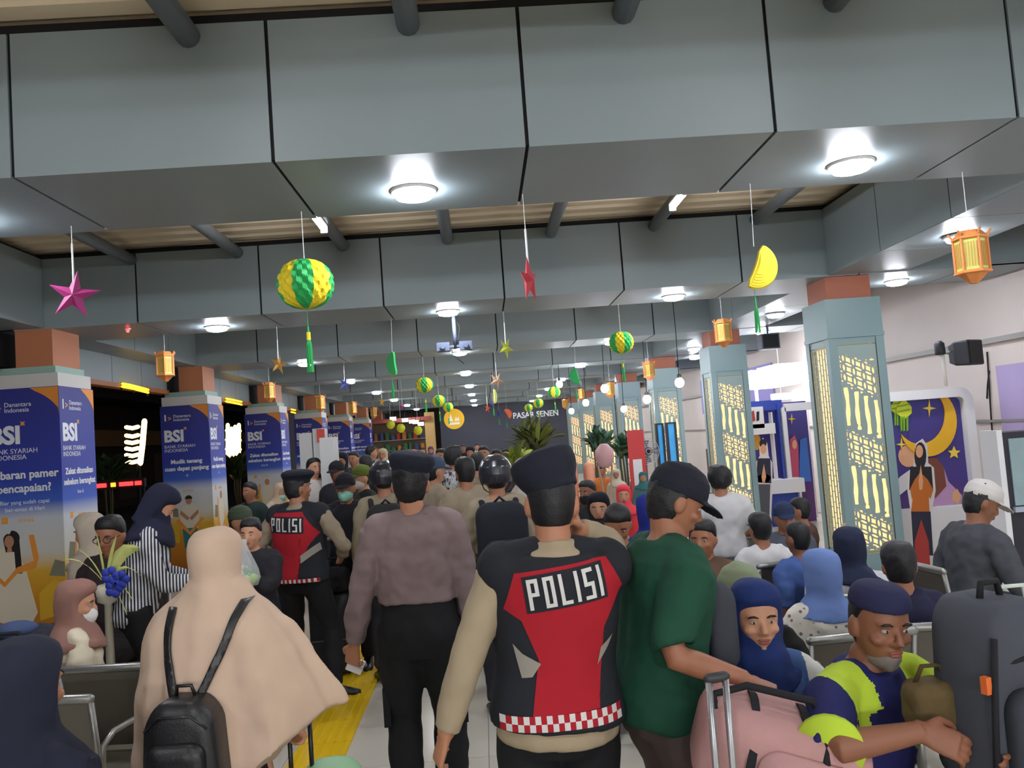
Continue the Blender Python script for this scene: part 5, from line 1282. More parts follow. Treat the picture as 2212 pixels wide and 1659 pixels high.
def lantern(px, py, Y, hpx, rz, label):
    p = place(px, py, Y); s = hpx * Y / FPX / 1.72
    t = thing('hanging_lantern', label, 'paper lantern', p, rz, group='orange six-sided paper lanterns')
    for n_, m_ in zip(('lantern_body', 'lantern_frame', 'cut_pattern'), LAN): o = obj(n_, m_, t); o.scale = (s, s, s)
    MB().tube([(0, 0, .7 * s), (0, 0, top_of(Y) - p.z)], .0025, 5).build('string', STRW, t)
for a in ((2098, 552, 4.75, 118, .2, 'largest orange paper lantern, hanging at the upper right'), (357, 790, 9.1, 64, .5, 'orange paper lantern with lime face between the first left pillars'), (1562, 718, 9.1, 62, .1, 'orange paper lantern in front of the second lattice pillar'),
          (582, 846, 13.4, 42, .5, 'orange paper lantern before the third banner pillar'), (1402, 800, 13.4, 42, .2, 'orange paper lantern right of the fan'), (692, 871, 17.7, 36, .5, 'orange paper lantern before the fourth banner pillar'), (762, 882, 22, 30, .4, 'orange paper lantern before the fifth banner pillar'),
          (807, 891, 26, 24, .3, 'orange paper lantern before the sixth banner pillar'), (1318, 842, 17.7, 34, .2, 'orange paper lantern by the fourth lattice pillar'), (1257, 852, 22, 26, .2, 'orange paper lantern by the fifth lattice pillar'), (1221, 872, 26, 22, .2, 'orange paper lantern by the sixth lattice pillar')): lantern(*a)
# camera mount, red signal lamp, speaker, round sign
p = atY(982, 748, 9.02); t = thing('camera_mount', 'grey ceiling pole with cross bar and two boxes', 'camera mount', (p.x, p.y, p.z)); DG = plain((76, 84, 104), .5)
MB().tube([(.01, 0, -.03), (.01, 0, HB - p.z)], .022, 10).build('pole', DG, t, True); MB().box(-.19, .19, -.015, .015, -.012, .012).build('cross_bar', DG, t)
for x in (-.125, .125): b_ = MB(); b_.box(x - .07, x + .07, -.06, .06, -.05, .045); b_.tube([(x, -.06, 0), (x, -.085, 0)], .03, 12); b_.build('camera_box', DG, t)
MB().tube([(.02, .02, .30), (.07, .02, .22), (.05, .01, .08), (.03, 0, .02)], .006, 6).build('cable', gap, t, True); MB().tube([(-.03, 0, -.05), (.0, 0, -.12), (.09, 0, -.20)], .004, 6).build('loose_cable', gap, t, True)
p = atZ(276, 713, HB - .03); t = thing('signal_lamp', 'small red glowing lamp under the second beam at the left', 'lamp', (p.x, p.y, HB - .012))
MB().lathe([(.03, 0), (.03, -.012), (.02, -.014)], 14).build('base', WHITE, t); MB().lathe([(.016, -.014), (.016, -.03), (.009, -.042), (.001, -.045)], 12).build('lens', glow((255, 40, 40), 14), t)
p = atY(2086, 763, 8.6); t = thing('loudspeaker', 'black loudspeaker on a bracket high by the right wall', 'speaker', p, .5); SPK = mat('speaker_black', (34, 36, 44), .6)
mb = MB(); mb.loft([[(x * s, y, z * s) for x, z in rrect(-.14, .14, -.135, .135, .02, 3)] for y, s in ((-.11, .97), (-.10, 1), (.05, .95), (.13, .7))]); mb.build('cabinet', SPK, t); MB().box(-.12, .12, -.118, -.109, -.115, .115).build('grille', plain((24, 24, 28), .7), t)
MB().tube([(0, .12, 0), (.1, .3, .05), (.55, .62, .05)], .018, 8).build('bracket', plain((90, 90, 92), .4), t, True); MB().tube([(-.26, .1, .05), (-.26, .1, -.34)], .018, 8).build('rod', WHITE, t, True); MB().tube([(-.26, .1, .03), (-.1, .1, .03)], .012, 8).build('arm', WHITE, t, True); MB().lathe([(.05, -.02), (.055, .0), (.05, .10), (.02, .13)], 14, (-.30, .1, .02)).build('side_horn', SPK, t, True)
for q, (a, b, l) in enumerate((((2130, 760), (2150, 1035), 'left of two black cables hanging down the pale wall'), ((2152, 800), (2148, 860), 'short right cable on the pale wall'))):
    pa, pb = atY(*a, 9.4), atY(*b, 9.4); MB().tube([(5.985, pa.y, pa.z), (5.98, pa.y + .05, (pa.z + pb.z) / 2), (5.985, pa.y + .1, pb.z)], .010, 6).build('wall_cable', gap, None, True, l, 'cable')
p = atY(981, 905, 23.0); t = thing('round_sign', 'round yellow hanging sign with white peaks, before the dark wall', 'sign', p); r = 22 * 23 / FPX
MB().tube([(0, -.03, 0), (0, .03, 0)], r, 32).build('disc', plain((246, 190, 30), .5), t)
MB().tube([(0, 0, r), (0, 0, HT + .08 - p.z)], .008, 5).build('cord', gap, t)
mb = MB()
for a in ([(-.15, -.06), (-.09, .14), (-.03, -.06)], [(.0, -.06), (.06, .06), (.09, -.02), (.12, .06), (.15, -.06)], [(-.15, -.16), (.15, -.16), (.15, -.10), (-.15, -.10)]): mb.prism([(x, z) for x, z in a], (0, -.03, 0), (1, 0, 0), (0, 0, 1), (0, -.008, 0))
mb.build('emblem', plain((250, 244, 226), .5), t)
p = atY(1660, 738, 12.4); t = thing('wall_box', 'dark blue-grey box high beside the second lattice pillar', 'speaker', p); mb = MB().box(-.14, .14, -.1, .1, -.12, .12); mb.build('cabinet', DG, t); MB().tube([(0, 0, .1), (0, 0, HB - p.z)], .02, 8).build('hanger', DG, t); MB().box(-.12, .12, -.108, -.1, -.1, .1).build('grille', gap, t)

# ================================================================== stalls and photo booths on the right
PWH = mat('booth_white', (232, 232, 234), .45); IND = ramp_mat('booth_indigo', [(0, (92, 50, 110)), (.25, (70, 54, 130)), (1, (58, 60, 132))], 2, .5, 2.1)
MOON = mat('moon_gold', (236, 182, 40), .5, var=.15, vscale=5); STG = plain((246, 214, 80), .5); KET = plain((206, 214, 50), .5); KETD = plain((120, 170, 40), .5)
pd = dict(skin=plain((226, 170, 130), .6), brown=plain((120, 66, 52), .6), lilac=plain((190, 150, 190), .6), white=plain((226, 226, 228), .6), black=plain((30, 30, 38), .6), orange=plain((196, 110, 40), .6), red=plain((176, 60, 56), .6), pink=plain((196, 80, 110), .6), blue=plain((60, 110, 190), .6), grey=plain((80, 84, 96), .6), navy=plain((38, 42, 66), .6), gold=plain((216, 160, 60), .6))
def flat(mb_or_parent, name, pts, Y, m, d=.006, lab=None):
    """flat printed piece, outline given where it stands in the plane y = Y"""
    w = [atY(x, y, Y) for x, y in pts]; mb = MB()
    mb.prism([(q.x, q.z) for q in w], (0, Y, 0), (1, 0, 0), (0, 0, 1), (0, -d, 0)); return mb.build(name, m, mb_or_parent)
def four_star(x, y, r, s=.22): return [(x + r * (1 if q % 2 == 0 else s) * math.sin(q * PI / 4), y - r * 1.3 * (1 if q % 2 == 0 else s) * math.cos(q * PI / 4)) for q in range(8)]
def five_star(x, y, r): return [(x + r * (1 if q % 2 == 0 else .45) * math.sin(q * PI / 5), y - r * (1 if q % 2 == 0 else .45) * math.cos(q * PI / 5)) for q in range(10)]
def ketupat(par, x, y, s, Y):
    b = flat(par, 'rice_cake', [(x, y - 22 * s), (x + 14 * s, y - 6 * s), (x + 14 * s, y + 6 * s), (x, y + 18 * s), (x - 14 * s, y + 6 * s), (x - 14 * s, y - 6 * s)], Y, KET, .012)
    for dx in (-7, -2, 4): flat(b, 'leaf_tail', [(x + dx * s, y + 12 * s), (x + (dx + 4) * s, y + 12 * s), (x + (dx + 4) * s, y + 38 * s), (x + (dx + 1) * s, y + 40 * s)], Y - .004, KETD, .01)
    for dy in (-8, 2): flat(b, 'weave', [(x - 12 * s, y + dy * s), (x + 12 * s, y + (dy - 5) * s), (x + 12 * s, y + (dy - 2) * s), (x - 12 * s, y + (dy + 3) * s)], Y - .012, KETD, .003)
YB = 9.5
t = thing('photo_booth', 'white rounded photo backdrop with gold moon and stars, right of the nearest lattice pillar', 'photo booth')
x0, x1 = 4.22, atY(2096, 900, YB).x; z1 = atY(2000, 842, YB).z; zi = .62
mb = MB(); o_ = rrect(x0, x1, .0, z1, .16, 6); i_ = rrect(x0 + .10, x1 - .11, zi, z1 - .11, .07, 6)
n = len(o_)
for y in (YB - .10, YB + .10):
    pass
vs = [(x, YB - .10, z) for x, z in o_] + [(x, YB - .10, z) for x, z in i_] + [(x, YB + .10, z) for x, z in o_] + [(x, YB + .10, z) for x, z in i_]
fs = []
for j in range(n):
    k = (j + 1) % n; fs += [(j, k, n + k, n + j), (2 * n + k, 2 * n + j, 3 * n + j, 3 * n + k), (k, j, 2 * n + j, 2 * n + k), (n + j, n + k, 3 * n + k, 3 * n + j)]
mb.add(vs, fs); mb.build('frame', PWH, t)
bp = MB().box(x0 + .09, x1 - .10, YB, YB + .03, zi - .01, z1 - .10).build('backdrop', IND, t)
Yp = YB - .004
moon = [(2003 + 62 * math.cos(math.radians(a)), 912 - 74 * math.sin(math.radians(a))) for a in range(62, -150, -10)] + [(1986 + 54 * math.cos(math.radians(a)), 897 - 62 * math.sin(math.radians(a))) for a in range(-140, 50, 10)]
flat(bp, 'moon', moon, Yp, MOON, .02)
flat(bp, 'gold_star', four_star(2007, 882, 15), Yp, STG); flat(bp, 'gold_star', four_star(1947, 960, 12), Yp, STG); flat(bp, 'gold_star', five_star(2060, 978, 14), Yp, STG, .012)
ketupat(bp, 1938, 880, 1.0, Yp); ketupat(bp, 1952, 886, 1.15, Yp - .02)
# painted children
flat(bp, 'painted_girl', [(2006, 1000), (2022, 992), (2038, 1010), (2048, 1040), (2078, 1070), (2076, 1100), (2052, 1096), (2052, 1150), (2000, 1150)], Yp, pd['lilac'], .006); flat(bp, 'painted_hijab', [(2004, 990), (2022, 988), (2038, 1008), (2044, 1050), (2020, 1076), (2004, 1040)], Yp - .006, pd['brown'], .004); flat(bp, 'painted_hand', [(2058, 1062), (2068, 1056), (2076, 1072), (2070, 1090), (2056, 1080)], Yp - .006, pd['skin'], .004)
flat(bp, 'painted_boy', [(1922, 1060), (1944, 1030), (1975, 1008), (1986, 1030), (1960, 1056), (1930, 1080)], Yp, pd['white'], .006); flat(bp, 'painted_face', arc(1962, 985, 22, 0, 360, 14, 24)[:-1], Yp, pd['skin'], .006); flat(bp, 'painted_hand', [(1918, 1050), (1932, 1048), (1934, 1070), (1922, 1082)], Yp - .006, pd['skin'], .004); flat(bp, 'painted_lamp', arc(1921, 1015, 6, 0, 360, 10, 12)[:-1], Yp, pd['orange'], .006)
for q, x in enumerate((1925, 1985)): flat(bp, 'blush', arc(x, 1140, 10, 0, 360, 8, 8)[:-1], Yp - .101 + .0, pd['red'], .002) if 0 else None
# cut-out figure on a stand in front
YS = 8.95
st = thing('cardboard_standee', 'cardboard cut-out of a woman with clasped hands in orange batik, before the moon backdrop', 'standee')
flat(st, 'board', [(1978, 958), (1992, 948), (2002, 962), (2004, 1000), (2016, 1010), (2020, 1060), (2010, 1110), (2016, 1180), (2020, 1262), (1976, 1262), (1970, 1180), (1966, 1100), (1960, 1060), (1962, 1020), (1974, 1005)], YS, pd['white'], .012)
for nm, pts, c, d in (('printed_hijab', arc(1988, 985, 13, 0, 360, 14, 30)[:-1], 'black', 2), ('printed_face', arc(1986, 975, 8, 0, 360, 12, 14)[:-1], 'skin', 3), ('printed_vest', [(1966, 1008), (2012, 1008), (2016, 1060), (1964, 1058)], 'black', 1), ('printed_blouse', [(1976, 1040), (2004, 1040), (2008, 1105), (1968, 1105)], 'orange', 2), ('printed_sleeve', [(1966, 1056), (1976, 1036), (1988, 1020), (2004, 1036), (2016, 1058), (2010, 1078), (1990, 1056), (1970, 1078)], 'orange', 3), ('printed_hands', [(1984, 1040), (1989, 1004), (1994, 1040), (1992, 1058), (1986, 1058)], 'skin', 4), ('printed_trousers', [(1968, 1105), (2010, 1105), (2016, 1200), (2000, 1200), (1990, 1125), (1978, 1200), (1974, 1200)], 'navy', 2), ('printed_skirt', [(1990, 1122), (2006, 1170), (2012, 1258), (1980, 1258), (1976, 1170)], 'red', 3)):
    flat(st, nm, pts, YS - .012 - .001 * d, pd[c], .001)
zf = atY(2000, 1262, YS).z; xs = atY(2000, 1262, YS).x; MB().box(xs - .14, xs + .14, YS - .02, YS + .16, 0, max(.02, zf + .002)).build('foot', pd['white'], st)
pb = atY(1944, 1185, 9.05); t = thing('white_pole', 'slim white pole with bright tube on top beside the moon backdrop', 'pole', (pb.x - .02, 9.05, 0))
MB().tube([(0, 0, 0), (0, 0, 2.35)], .042, 14).build('shaft', PWH, t, True); MB().lathe([(.13, 0), (.13, .02), (.05, .03)], 18).build('base', PWH, t); MB().tube([(0, 0, 2.36), (0, 0, 2.55)], .03, 12).build('tube_light', glow((255, 255, 255), 8), t); MB().lathe([(.045, 2.34), (.045, 2.36), (.03, 2.365)], 12).build('socket', gap, t)
# second stall between the two nearest lattice pillars
YB2 = 13.4
t = thing('photo_booth', 'white and blue stall with cut-out man, between the two nearest lattice pillars', 'photo booth')
def pbox(par, name, xa, ya, xb, yb, Y, dep, m):
    a, b = atY(xa, ya, Y), atY(xb, yb, Y); return MB().box(min(a.x, b.x), max(a.x, b.x), Y, Y + dep, min(a.z, b.z), max(a.z, b.z)).build(name, m, par)
BLU = plain((48, 70, 160), .5); LITP = glow((250, 250, 255), 6)
c1 = pbox(t, 'back_panel', 1612, 875, 1770, 1180, YB2 + .30, .05, IND); pbox(t, 'blue_band', 1678, 872, 1700, 1060, YB2 + .06, .12, BLU); pbox(t, 'white_band', 1668, 890, 1680, 1050, YB2 + .05, .14, PWH); pbox(t, 'white_band', 1697, 880, 1704, 1050, YB2 + .05, .14, PWH)
pbox(t, 'header', 1618, 880, 1652, 924, YB2, .1, PWH); flat(t, 'red_mark', [(1621, 892), (1628, 886), (1632, 908), (1624, 912)], YB2, pd['red'], .004); flat(t, 'black_mark', [(1634, 890), (1640, 888), (1640, 908), (1634, 910)], YB2, pd['black'], .004)
pbox(t, 'top_rail', 1614, 918, 1676, 936, YB2, .12, PWH); pbox(t, 'counter', 1612, 1042, 1740, 1062, YB2 - .1, .4, PWH); pbox(t, 'counter_front', 1662, 1062, 1738, 1180, YB2, .2, BLU); pbox(t, 'counter_post', 1660, 1044, 1668, 1190, YB2 - .08, .1, PWH); pbox(t, 'counter_post', 1730, 1044, 1740, 1190, YB2 - .08, .1, PWH); pbox(t, 'top_blue', 1616, 868, 1690, 884, YB2 + .1, .12, BLU); pbox(t, 'top_white', 1694, 872, 1760, 884, YB2 + .05, .14, PWH)
flat(t, 'painted_lantern', arc(1634, 955, 9, 0, 360, 12, 18)[:-1], YB2 + .28, pd['gold'], .01); flat(t, 'painted_star', four_star(1710, 905, 9), YB2 + .28, STG, .01); flat(t, 'painted_girl', [(1706, 950), (1716, 940), (1724, 960), (1726, 1040), (1704, 1040)], YB2 + .28, pd['pink'], .01); flat(t, 'painted_boy', [(1728, 950), (1742, 944), (1752, 1040), (1726, 1040)], YB2 + .28, pd['blue'], .01); flat(t, 'painted_face', arc(1716, 960, 5, 0, 360, 10, 10)[:-1], YB2 + .26, pd['skin'], .01); flat(t, 'painted_rice_cake', [(1631, 1090), (1638, 1075), (1640, 1100), (1634, 1115), (1628, 1100)], YB2 - .12, KET, .01)
st = thing('cardboard_standee', 'cardboard cut-out of a man with clasped hands in a dark vest, in the blue stall', 'standee')
flat(st, 'board', [(1640, 958), (1648, 946), (1657, 958), (1660, 985), (1668, 1000), (1668, 1060), (1662, 1190), (1634, 1190), (1632, 1050), (1632, 1000), (1641, 985)], YB2 - .3, pd['white'], .012)
for nm, pts, c in (('printed_hair', arc(1648, 958, 8, 0, 360, 10, 10)[:-1], 'black'), ('printed_face', arc(1649, 970, 6.5, 0, 360, 10, 11)[:-1], 'skin'), ('printed_vest', [(1636, 990), (1664, 990), (1666, 1044), (1634, 1042)], 'navy'), ('printed_hands', [(1645, 1030), (1650, 1002), (1655, 1030), (1652, 1042), (1647, 1042)], 'skin'), ('printed_cuffs', [(1634, 1030), (1646, 1024), (1656, 1024), (1666, 1030), (1660, 1042), (1638, 1042)], 'gold'), ('printed_trousers', [(1638, 1046), (1664, 1046), (1660, 1188), (1640, 1188)], 'grey')):
    flat(st, nm, pts, YB2 - .313 - (.002 if 'hands' in nm or 'face' in nm else 0), pd[c], .001)
q = atY(1648, 1190, YB2 - .3); MB().box(q.x - .12, q.x + .12, YB2 - .33, YB2 - .2, 0, max(.02, q.z + .002)).build('foot', pd['white'], st)
t = thing('light_canopy', 'stepped white glowing canopy panels over the blue stall', 'lamp'); pbox(t, 'panel', 1622, 800, 1722, 830, 13.6, 1.2, LITP); pbox(t, 'panel', 1676, 786, 1760, 822, 13.9, 1.0, LITP)
for xx in (1632, 1736):
    a = atY(xx, 826, 14.2); MB().tube([(a.x, a.y, 0), (a.x, a.y, a.z)], .03, 10).build('post', PWH, t, True)
p = atY(1688, 858, 15.5); t = thing('stall_lamp', 'small rectangular white lamp below the glowing canopy', 'lamp', p); MB().box(-.17, .17, -.1, .1, -.05, .06).build('diffuser', LITP, t); MB().box(-.18, .18, -.11, .11, .06, .08).build('housing', PWH, t); MB().tube([(0, 0, .08), (0, 0, HT + .08 - p.z)], .01, 6).build('rod', PWH, t)
# information screen cabinet at the right edge
a, b = atY(2162, 935, 6.3), atY(2300, 1300, 6.3)
t = thing('display_kiosk', 'black display cabinet with glowing pale green screen at the right edge', 'kiosk'); KB = mat('kiosk_black', (40, 42, 52), .45)
MB().box(a.x, a.x + .82, 6.3, 6.55, 0, a.z).build('cabinet', KB, t); scr = ramp_mat('screen_print', [(0, (110, 140, 190)), (.3, (150, 170, 180)), (.6, (140, 160, 140)), (1, (120, 170, 140))], 2, .9, 1.6, .2)
MB().box(a.x + .05, a.x + .77, 6.29, 6.302, .98, a.z - .05).build('screen', mat('screen_glow', (120, 140, 140), .2, var=.4, vscale=3, emit=(150, 176, 186), estr=.25), t); MB().box(a.x + .03, a.x + .79, 6.27, 6.30, .93, .97).build('screen_ledge', plain((170, 180, 196), .4), t); MB().box(a.x - .16, a.x - .005, 6.28, 6.5, 0, atY(2150, 1285, 6.3).z + 1.2).build('side_panel', PWH, t) if 0 else MB().box(a.x - .05, a.x - .005, 6.28, 6.5, 0, a.z + .02).build('side_panel', PWH, t)
# blue screens, fan, plants, massage chairs farther on
SB = ramp_mat('blue_screen', [(0, (40, 130, 190)), (.25, (110, 190, 220)), (.5, (60, 150, 200)), (.75, (150, 210, 230)), (1, (50, 140, 200))], 2, 0, 2.0, .3)
for q, (xa, xb, l) in enumerate(((1420, 1439, 'left of two tall blue display stands, third lattice pillar behind'), (1442, 1466, 'right of two tall blue display stands, nearer and larger'))):
    Y = 15.4 - q * .5; a, b = atY(xa, 918 - q * 2, Y), atY(xb, 1040, Y); w = b.x - a.x; t = thing('display_stand', l, 'display', ((a.x + b.x) / 2, Y, 0), 0, 'tall blue display stands')
    MB().box(-w / 2, w / 2, 0, .06, .12, a.z).build('panel', mat('blue_panel', (60, 150, 205), .35, var=.35, vscale=5, emit=(60, 150, 210), estr=.35), t); mb = MB()
    mb.box(-w / 2 - .04, -w / 2, -.02, .08, 0, a.z + .03); mb.box(w / 2, w / 2 + .04, -.02, .08, 0, a.z + .03); mb.box(-w / 2, w / 2, -.02, .08, a.z, a.z + .03); mb.box(-w / 2, w / 2, -.02, .08, .04, .12); mb.build('frame', KB, t); MB().box(-w / 2 - .06, w / 2 + .06, -.15, .2, 0, .04).build('base', KB, t)
p = atY(1394, 975, 13.0); t = thing('pedestal_fan', 'large grey pedestal fan with round cage before the third lattice pillar', 'fan', (p.x, p.y, 0), .2); r = .21
mb = MB()
for q in range(6): mb.tube([(r * (1 - q * .16) * math.cos(a), -.06 + .10 * (q / 6) ** 2 * -1, p.z + r * (1 - q * .16) * math.sin(a)) for a in (2 * PI * k / 24 for k in range(25))], .006, 5)
for k in range(16): mb.tube([(r * math.cos(k * PI / 8), -.05, p.z + r * math.sin(k * PI / 8)), (.03 * math.cos(k * PI / 8), -.13, p.z + .03 * math.sin(k * PI / 8))], .004, 4)
mb.build('cage', plain((176, 180, 186), .4, .4), t)
for k in range(4):
    m2 = MB(); a0 = k * PI / 2; m2.loft([[(rr * math.cos(a0 + da), -.05 + dy, p.z + rr * math.sin(a0 + da)) for da, dy in ((-.32, .0), (.32, -.03), (.32, -.024), (-.32, .006))] for rr in (.03, .10, .18)]); m2.build('blade', plain((110, 112, 120), .5), t)
MB().tube([(0, -.10, p.z), (0, .12, p.z)], .07, 16).build('motor', plain((50, 52, 60), .5), t, True); MB().tube([(0, .03, .03), (0, .03, p.z)], .025, 10).build('pole', plain((60, 62, 70), .5), t, True); MB().lathe([(.24, 0), (.24, .03), (.05, .06)], 20, (0, .03, 0)).build('base', plain((40, 40, 46), .5), t)
def plant(px, pytop, Y, label, n, L, cols, pot=True, droop=.6, wl=.07, seed=1):
    rnd = random.Random(seed); p = atY(px, pytop, Y); H = p.z; t = thing('potted_plant', label, 'plant', (p.x, Y, 0), 0)
    MB().lathe([(.16, 0), (.20, .04), (.24, .36), (.26, .38), (.22, .38), (.20, .33)], 18).build('pot', plain((120, 84, 62), .6), t, True); MB().lathe([(.20, .32), (.001, .34)], 14).build('soil', plain((40, 32, 26), .9), t)
    z0 = H - L * .75; mb = MB()
    for q in range(4): mb.tube([(.03 * q - .05, .02, .32), (.04 * q - .07 + rnd.uniform(-.05, .05), .0, z0 * .6 + .1), (.06 * q - .09, 0, z0 + .1)], [.022, .018, .012], 7)
    mb.build('stem', plain((86, 76, 50), .8), t, True); ms = []
    for ci, c in enumerate(cols):
        mb = MB(); R = []
        for i in range(7):
            u = i / 6; w = wl * math.sin(PI * (.08 + .90 * u)) ** .8; R.append([(-w, L * u * (1 - .25 * droop * u * u), L * .75 * (u - droop * .75 * u * u) + w * .35), (0, L * u * (1 - .25 * droop * u * u), L * .75 * (u - droop * .75 * u * u) - .004), (w, L * u * (1 - .25 * droop * u * u), L * .75 * (u - droop * .75 * u * u) + w * .35)])
        vs = [v for r_ in R for v in r_]; fs = []
        for i in range(6):
            for j in range(2): fs.append((i * 3 + j, i * 3 + j + 1, i * 3 + j + 4, i * 3 + j + 3))
        mb.add(vs, fs); ms.append(mb.mesh('leaf', mat('leaf_%d_%d_%d' % c, c, .5, var=.25, vscale=8), True))
    for q in range(n):
        o = obj('leaf', ms[q % len(ms)], t, (rnd.uniform(-.12, .12), rnd.uniform(-.1, .1), z0 + rnd.uniform(-.35, .12) * L)); o.rotation_euler = (rnd.uniform(-.25, 1.0), rnd.uniform(-.4, .4), rnd.uniform(0, 2 * PI)); s = rnd.uniform(.7, 1.1); o.scale = (s, s, s)
plant(1150, 908, 15.0, 'big potted palm with olive and dark leaves before the dark end wall', 90, .62, [(92, 104, 46), (62, 70, 44), (72, 58, 46), (120, 130, 56)], wl=.05, seed=3)
plant(1292, 930, 14.6, 'dark green potted plant left of the fan', 60, .36, [(40, 76, 56), (58, 92, 62)], wl=.06, seed=4)
plant(1345, 944, 14.0, 'dark green bushy potted plant just left of the fan', 60, .34, [(44, 84, 60), (70, 100, 70)], wl=.06, seed=5)
plant(1108, 962, 13.2, 'small yellow-green potted plant left of the big palm', 34, .42, [(150, 160, 60), (96, 110, 50)], wl=.05, seed=6)
PEA = mat('peach_leather', (222, 150, 118), .45, var=.05)
for q, (px, l) in enumerate(((1238, 'left peach massage chair beyond the big beret'), (1275, 'right peach massage chair beyond the big beret'))):
    p = atY(px, 1000, 14.2); t = thing('massage_chair', l, 'chair', (p.x, 14.2, 0), PI + .1, 'peach massage chairs'); z = p.z; t.scale = (.42, 1, 1)
    rr = lambda y, s, z0, z1: [(x * s, y + .10 * (zz - .4), zz) for x, zz in rrect(-.20, .20, z0, z1, .12, 5)]
    mb = MB(); mb.loft([rr(-.30, .9, .36, z - .02), rr(-.26, 1, .34, z), rr(-.14, 1, .34, z), rr(-.10, .9, .36, z - .03)]); mb.build('backrest', PEA, t, True)
    mb = MB(); mb.loft([[(x, y, zz) for x, zz in rrect(-.22, .22, .24, .46, .07, 4)] for y in (-.25, .35)]); mb.build('seat', PEA, t, True)
    for s in (-1, 1): mb = MB(); mb.loft([[(s * .30 + x, y, zz) for x, zz in rrect(-.08, .08, .05, .66, .07, 4)] for y in (-.35, .38)]); mb.build('armrest', PEA, t, True)
    mb = MB(); mb.loft([[(x, y, zz) for x, zz in rrect(-.2, .2, .06, .34, .06, 4)] for y in (.36, .62)]); mb.build('footrest', PEA, t, True)
p = atY(1305, 975, 11.8); t = thing('pink_vase', 'pale pink rounded vase on thin crossed legs, below the plants', 'vase', (p.x, p.y, 0)); PKV = plain((206, 160, 162), .4)
MB().lathe([(.04, p.z - .24), (.10, p.z - .20), (.14, p.z - .08), (.13, p.z + .02), (.07, p.z + .09), (.05, p.z + .11)], 20).build('vase', PKV, t, True); mb = MB()
for s in (-1, 1): mb.tube([(s * .12, -.06, 0), (0, 0, .5), (-s * .10, .02, p.z - .2)], .014, 6); mb.tube([(s * .12, .08, 0), (0, .02, .5), (-s * .10, .0, p.z - .2)], .014, 6)
mb.build('crossed_legs', plain((180, 150, 130), .5), t)
p0, p1 = atY(1378, 1012, 12.6), atY(1392, 1062, 12.6); t = thing('pull_up_banner', 'tall red pull-up banner beside the fan', 'banner', (p0.x, 12.6, 0)); MB().box(-.13, .13, -.004, .004, .06, 1.75).build('sheet', plain((206, 60, 62), .5), t); MB().box(-.15, .15, -.06, .06, 0, .06).build('base', plain((150, 150, 150), .4), t); MB().tube([(0, .02, .05), (0, .02, 1.76)], .01, 6).build('pole', plain((120, 120, 120), .4), t); MB().box(-.07, .07, -.006, -.003, .9, 1.3).build('white_print', PWH, t)
for q, (Y, z0, z1, c, e) in enumerate(((19.0, 1.1, 1.55, (60, 110, 240), .9), (19.0, 1.75, 1.80, (120, 110, 255), 2), (19.0, 1.92, 1.97, (120, 110, 255), 2))):
    t = thing('wall_screen', ['blue glowing wall screen seen between the second and third lattice pillars', 'lower violet light strip on the wall beyond the second lattice pillar', 'upper violet light strip on the wall beyond the second lattice pillar'][q], 'screen', (5.97, Y, 0)); MB().box(-.03, .0, -2.0, 2.4, z0, z1).build('screen', glow(c, e), t); MB().box(-.02, .02, -2.05, 2.45, z0 - .03, z0).build('frame', KB, t)
MB().box(5.96, 5.99, 16.5, 22, 2.0, 2.9).build('trim_4', mat('violet_lit_wall', (150, 140, 206), .6), kind='structure'); MB().box(5.96, 5.99, 16.5, 22, .2, 1.05).build('trim_5', mat('brown_board', (86, 66, 58), .6), kind='structure')  # purple lighting on the wall is put into the violet colour

# ================================================================== left side: kiosks, shop, the dark street outside
p = atY(668, 930, 10.9); t = thing('ticket_machine', 'white ticket machine with red sign, before the fourth banner pillar', 'kiosk', (p.x, 10.9, 0)); KW = plain((196, 196, 194), .45)
MB().box(-.14, .02, 0, .5, .0, p.z - .03).build('cabinet', KW, t); MB().box(.03, .15, .05, .45, .0, p.z + .02).build('side_cabinet', KW, t); MB().box(.09, .19, .02, .06, p.z - .16, p.z + .01).build('red_sign', plain((206, 70, 58), .5), t); MB().box(-.12, .0, -.01, .0, 1.0, 1.35).build('screen', KB, t)
p = atY(704, 945, 9.9); t = thing('ticket_machine', 'white narrow cabinet with rounded base beside the red sign', 'kiosk', (p.x, 9.9, 0)); MB().box(-.08, .08, 0, .35, 0.12, p.z).build('cabinet', KW, t); MB().box(-.10, .10, -.03, .38, 0, .12).build('base', plain((150, 120, 100), .5), t); MB().box(-.06, .06, -.008, 0, 1.0, 1.3).build('screen', plain((150, 160, 170), .3), t)
# far shop
SHY = 31.5
t = thing('shop_stall', 'far shop with hanging goods and lit lamps at the end of the left row', 'shop', (-3.2, SHY, 0)); MB().box(-1.3, 1.2, .9, 1.0, 0, 2.6).build('back_board', plain((126, 112, 92), .6), t); MB().box(-1.2, 1.1, -.3, .2, 0, .95).build('counter', plain((166, 140, 110), .5), t); MB().box(-1.35, 1.25, -.5, 1.0, 2.6, 2.75).build('fascia', plain((150, 70, 60), .6), t); MB().box(1.0, 1.35, -.4, .1, 0, 2.9).build('side_board', plain((196, 160, 100), .6), t)
rnd = random.Random(5)
for r_ in range(3):
    MB().box(-1.25, 1.0, .55, .9, 1.02 + r_ * .45, 1.05 + r_ * .45).build('shelf', plain((190, 180, 160), .5), t)
gcol = [(206, 60, 50), (230, 226, 220), (60, 130, 80), (230, 150, 50), (180, 120, 90), (70, 90, 150)]
